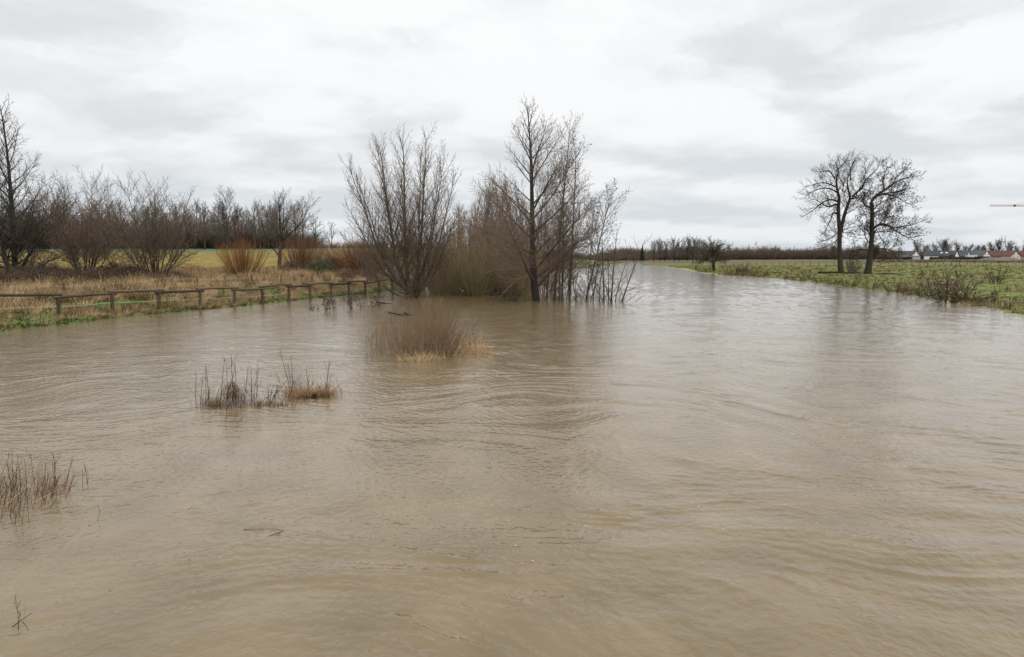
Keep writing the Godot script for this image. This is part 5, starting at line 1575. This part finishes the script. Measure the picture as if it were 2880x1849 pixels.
	T = plan([lv(Color(0.028, 0.022, 0.022), 3, 1, 0, 0, {"col2": Color(0.06, 0.04, 0.035)}), lv(Color(0.035, 0.026, 0.024), 3, 2, 0.1, 0.2, {"from": 0.3, "per_m": 2.6, "ratio": 0.3, "ang": 26.0, "rk": 0.002, "r0": 0.002, "rmin": 0.0022, "tip": 0.6})], 0, {"n": 1, "p": 0.3, "size": 0.022, "col": Color(0.02, 0.015, 0.015), "col2": Color(0.05, 0.03, 0.03)})
	for k in 120:
		var b := Vector3(rnd(-1.6, 0.3), bed, rnd(-0.9, 0.9))
		var e := b + Vector3(rnd(-0.12, 0.42), rnd(0.75, 1.25), rnd(-0.25, 0.25))
		if b.x > 0.05: e = b + Vector3(rnd(0.1, 0.4), rnd(0.65, 0.95), rnd(-0.2, 0.2))
		rod(T, b, e, rnd(0.004, 0.0075), 0.08)
	o = finish(T, "flooded_brush", "clump of near black twigs mixed with long straw standing in open water", "shrub", "", ["stems", "twigs", "leaves"])
	g = Geo.new()
	reed_clump(g, Vector3(-0.8, 0, -0.3), 240, Vector2(0.95, 0.8), 0.4, 0.85, 1.0, Color(0.27, 0.175, 0.085), Color(0.15, 0.085, 0.05), 0.008)
	reed_clump(g, Vector3(-0.1, 0, -0.6), 60, Vector2(0.3, 0.2), 0.3, 0.55, 2.0, Color(0.16, 0.08, 0.05), Color(0.28, 0.16, 0.08), 0.008)
	for q in [[0.0, 0.0, 0.85, 0.55], [-0.3, 0.2, 0.45, 0.75], [0.45, 0.5, 0.9, 0.08], [-0.8, 0.4, 0.1, 0.45]]:
		g.blade(Vector3(q[0], 0, q[1]), Vector3(q[2] - q[0], q[3], 0.1).normalized(), 0.95, 0.009, 0.3, Color(0.45, 0.33, 0.18), Color(0.40, 0.28, 0.15), 4)
	rd = part("straw", g, leafy, o)
	rd.set_meta("kind", "stuff")
	o.position = Vector3(-7.42, 0.0, -10.2)

# ---------------------------------------------------------------- small things in the water
func small_things() -> void:
	twig_min = 0.003
	rng.seed = 1101
	var bed := -0.4
	var dk := Color(0.05, 0.035, 0.028)
	var lvs := [lv(dk, 3, 1, 0, 0, {"col2": Color(0.11, 0.06, 0.045)}), lv(dk, 3, 2, 0.16, 0.2, {"from": 0.3, "per_m": 5.0, "ratio": 0.35, "ang": 36.0, "rk": 0.003, "r0": 0.004, "rmin": 0.005, "tip": 0.6})]
	var lf := {"n": 4, "p": 0.6, "size": 0.13, "col": Color(0.045, 0.026, 0.022), "col2": Color(0.12, 0.055, 0.045)}
	for q in [[-12.6, 47.2, 14, 0.45, 1.15, "leafy dead weeds in the shallows nearest the rail fence"], [-11.3, 49.0, 12, 0.5, 1.0, "upright clump of dead weeds in the shallows beyond the nearest weeds"], [-14.1, 48.3, 4, 0.25, 0.35, "tiny leafy sprig poking out of the shallows apart from the weeds"], [-10.2, 51.0, 10, 0.5, 0.7, "sparse dead weeds in the shallows before the willow"]]:
		var T := plan(lvs, 0, lf)
		for k in q[2]:
			var b := Vector3(rnd(-1, 1) * q[3], bed, rnd(-1, 1) * q[3])
			rod(T, b, b + Vector3(rnd(-0.2, 0.2), -bed + q[4] * rnd(0.5, 1.0), rnd(-0.2, 0.2)), 0.013)
		var o := finish(T, "water_weeds", q[5], "weeds", "", ["stems", "twigs", "leaves"])
		o.position = Vector3(q[0], 0, -q[1])
	# brushy flotsam left of the willow
	var T := plan(lvs, 0, {"n": 2, "p": 0.4, "size": 0.08, "col": Color(0.07, 0.04, 0.03), "col2": Color(0.16, 0.085, 0.05)})
	for k in 110:
		var b := Vector3(rnd(-2.6, 2.2), bed, rnd(-2.4, 1.6))
		rod(T, b, b + Vector3(rnd(-0.4, 0.4), -bed + rnd(0.15, 0.75), rnd(-0.3, 0.3)), 0.012)
	var o := finish(T, "drowned_bramble", "low brown brushwood drowned in the shallows beside the willow stool", "shrub", "", ["stems", "twigs", "leaves"])
	o.position = Vector3(-12.4, 0, -60.5)
	# floating logs
	for q in [[-10.3, 55.0, 1.3, 0.06, 0.25, "short dark log floating beside the drowned brushwood"], [-7.3, 44.2, 1.5, 0.045, -0.1, "thin dark branch floating behind the reddish shrub"], [-6.75, 44.0, 0.5, 0.09, 0.2, "stubby dark log end floating behind the reddish shrub"]]:
		T = plan([lv(Color(0.03, 0.024, 0.02), 6, 1, 0, 0), lv(Color(0.04, 0.03, 0.025), 3, 2, 0.2, 0.3, {"from": 0.3, "per_m": 1.2, "ratio": 0.3, "ang": 45.0, "rk": 0.01, "r0": 0.01, "tip": 0.5})], 0)
		var ln: float = q[2]
		limb(T, curve([Vector3(-ln * 0.5, 0.16, 0), Vector3(0, 0.03, 0.05), Vector3(ln * 0.5, -0.02, 0)], 6), taper(7, q[3], q[3] * 0.7), 0)
		o = finish(T, "floating_log", q[5], "log", "", ["log", "side_branch", "leaves"])
		o.position = Vector3(q[0], 0.0, -q[1])
		o.rotation.y = q[4]
	# lone twigs
	var tw := [lv(Color(0.03, 0.022, 0.02), 4, 1, 0, 0), lv(Color(0.04, 0.028, 0.024), 3, 2, 0.12, 0.1, {"from": 0.3, "per_m": 5.0, "ratio": 0.45, "ang": 40.0, "rk": 0.002, "r0": 0.003, "rmin": 0.003, "tip": 0.6})]
	T = plan(tw, 0)
	rod(T, Vector3(0, -0.4, 0), Vector3(0.06, 0.42, 0), 0.008, 0.03)
	rod(T, Vector3(0.0, -0.3, 0), Vector3(0.42, 0.2, 0.0), 0.005, 0.03)
	o = finish(T, "lone_twig", "lone dark twig sticking up in front of the upright tuft", "twig", "", ["stem", "side_twig", "leaves"])
	o.position = Vector3(-6.45, 0, -15.0)
	T = plan([tw[0]], 0)
	rod(T, Vector3(-0.01, -0.1, 0.02), Vector3(0.0, 0.13, 0), 0.006, 0.01)
	rod(T, Vector3(-0.08, 0.0, 0.0), Vector3(0.12, 0.14, -0.02), 0.005, 0.01)
	rod(T, Vector3(0.03, 0.06, 0.0), Vector3(0.14, -0.03, 0.06), 0.004, 0.01)
	o = finish(T, "lone_twig", "small forked black twig lying alone in open water", "twig", "", ["stem", "side_twig", "leaves"])
	o.position = Vector3(-5.07, 0, -6.67)
	T = plan(tw, 0)
	for k in 3: rod(T, Vector3(rnd(-0.1, 0.1), -0.3, rnd(-0.1, 0.1)), Vector3(rnd(-0.1, 0.15), rnd(0.08, 0.18), rnd(-0.1, 0.1)), 0.003, 0.03)
	o = finish(T, "lone_twig", "thin twigs breaking the surface beside the forked black twig", "twig", "", ["stem", "side_twig", "leaves"])
	o.position = Vector3(-5.25, 0, -6.9)
	T = plan(tw, 0)
	rod(T, Vector3(0, -0.3, 0), Vector3(0.12, 0.16, 0), 0.005, 0.02)
	o = finish(T, "lone_twig", "tiny bent twig just beside the near black twig clump", "twig", "", ["stem", "side_twig", "leaves"])
	o.position = Vector3(-6.05, 0, -9.5)
	var fl := Geo.new()
	for k in 7:
		var a0 := TAU * k / 7.0
		var a1 := TAU * (k + 1) / 7.0
		fl.tri(Vector3(0, 0.5, 0), Vector3(cos(a0), 0, sin(a0) * (0.6 + 0.1 * (k % 3))), Vector3(cos(a1), 0, sin(a1) * (0.6 + 0.1 * ((k + 1) % 7 % 3))), Color(0.78, 0.77, 0.72))
	var mm := MultiMesh.new()
	mm.transform_format = MultiMesh.TRANSFORM_3D
	mm.mesh = fl.mesh(paint)
	mm.instance_count = 36
	for k in 36:
		var d := 8.0 + pow(rng.randf(), 1.3) * 26.0
		var x := rnd(-0.12, 0.35) * d
		var sz := rnd(0.005, 0.013)
		mm.set_instance_transform(k, Transform3D(Basis(Vector3.UP, rnd(0, TAU)).scaled(Vector3(sz, sz * 0.5, sz)), Vector3(x, 0.015, -d)))
	var fo := MultiMeshInstance3D.new()
	fo.name = "foam_flecks"
	fo.multimesh = mm
	add_child(fo)
	tag(fo, "tiny white foam flecks drifting on the current", "foam", "", "stuff")
	T = plan([lv(Color(0.17, 0.125, 0.075), 4, 1, 0, 0)], 0)
	for q in [[-0.45, 0.02, -0.05, 0.0], [-0.05, 0.0, 0.12, 0.05], [0.12, 0.05, 0.05, 0.36], [0.1, 0.1, -0.05, 0.3]]:
		limb(T, PackedVector3Array([Vector3(q[0], 0.006, q[1]), Vector3((q[0] + q[2]) * 0.5, 0.012, (q[1] + q[3]) * 0.5 + 0.01), Vector3(q[2], 0.006, q[3])]), taper(3, 0.005, 0.003), 0)
	o = finish(T, "drifting_stick", "thin brown angled stick awash in open water", "stick", "", ["stick", "twig", "leaves"])
	o.position = Vector3(-3.3, 0, -9.2)
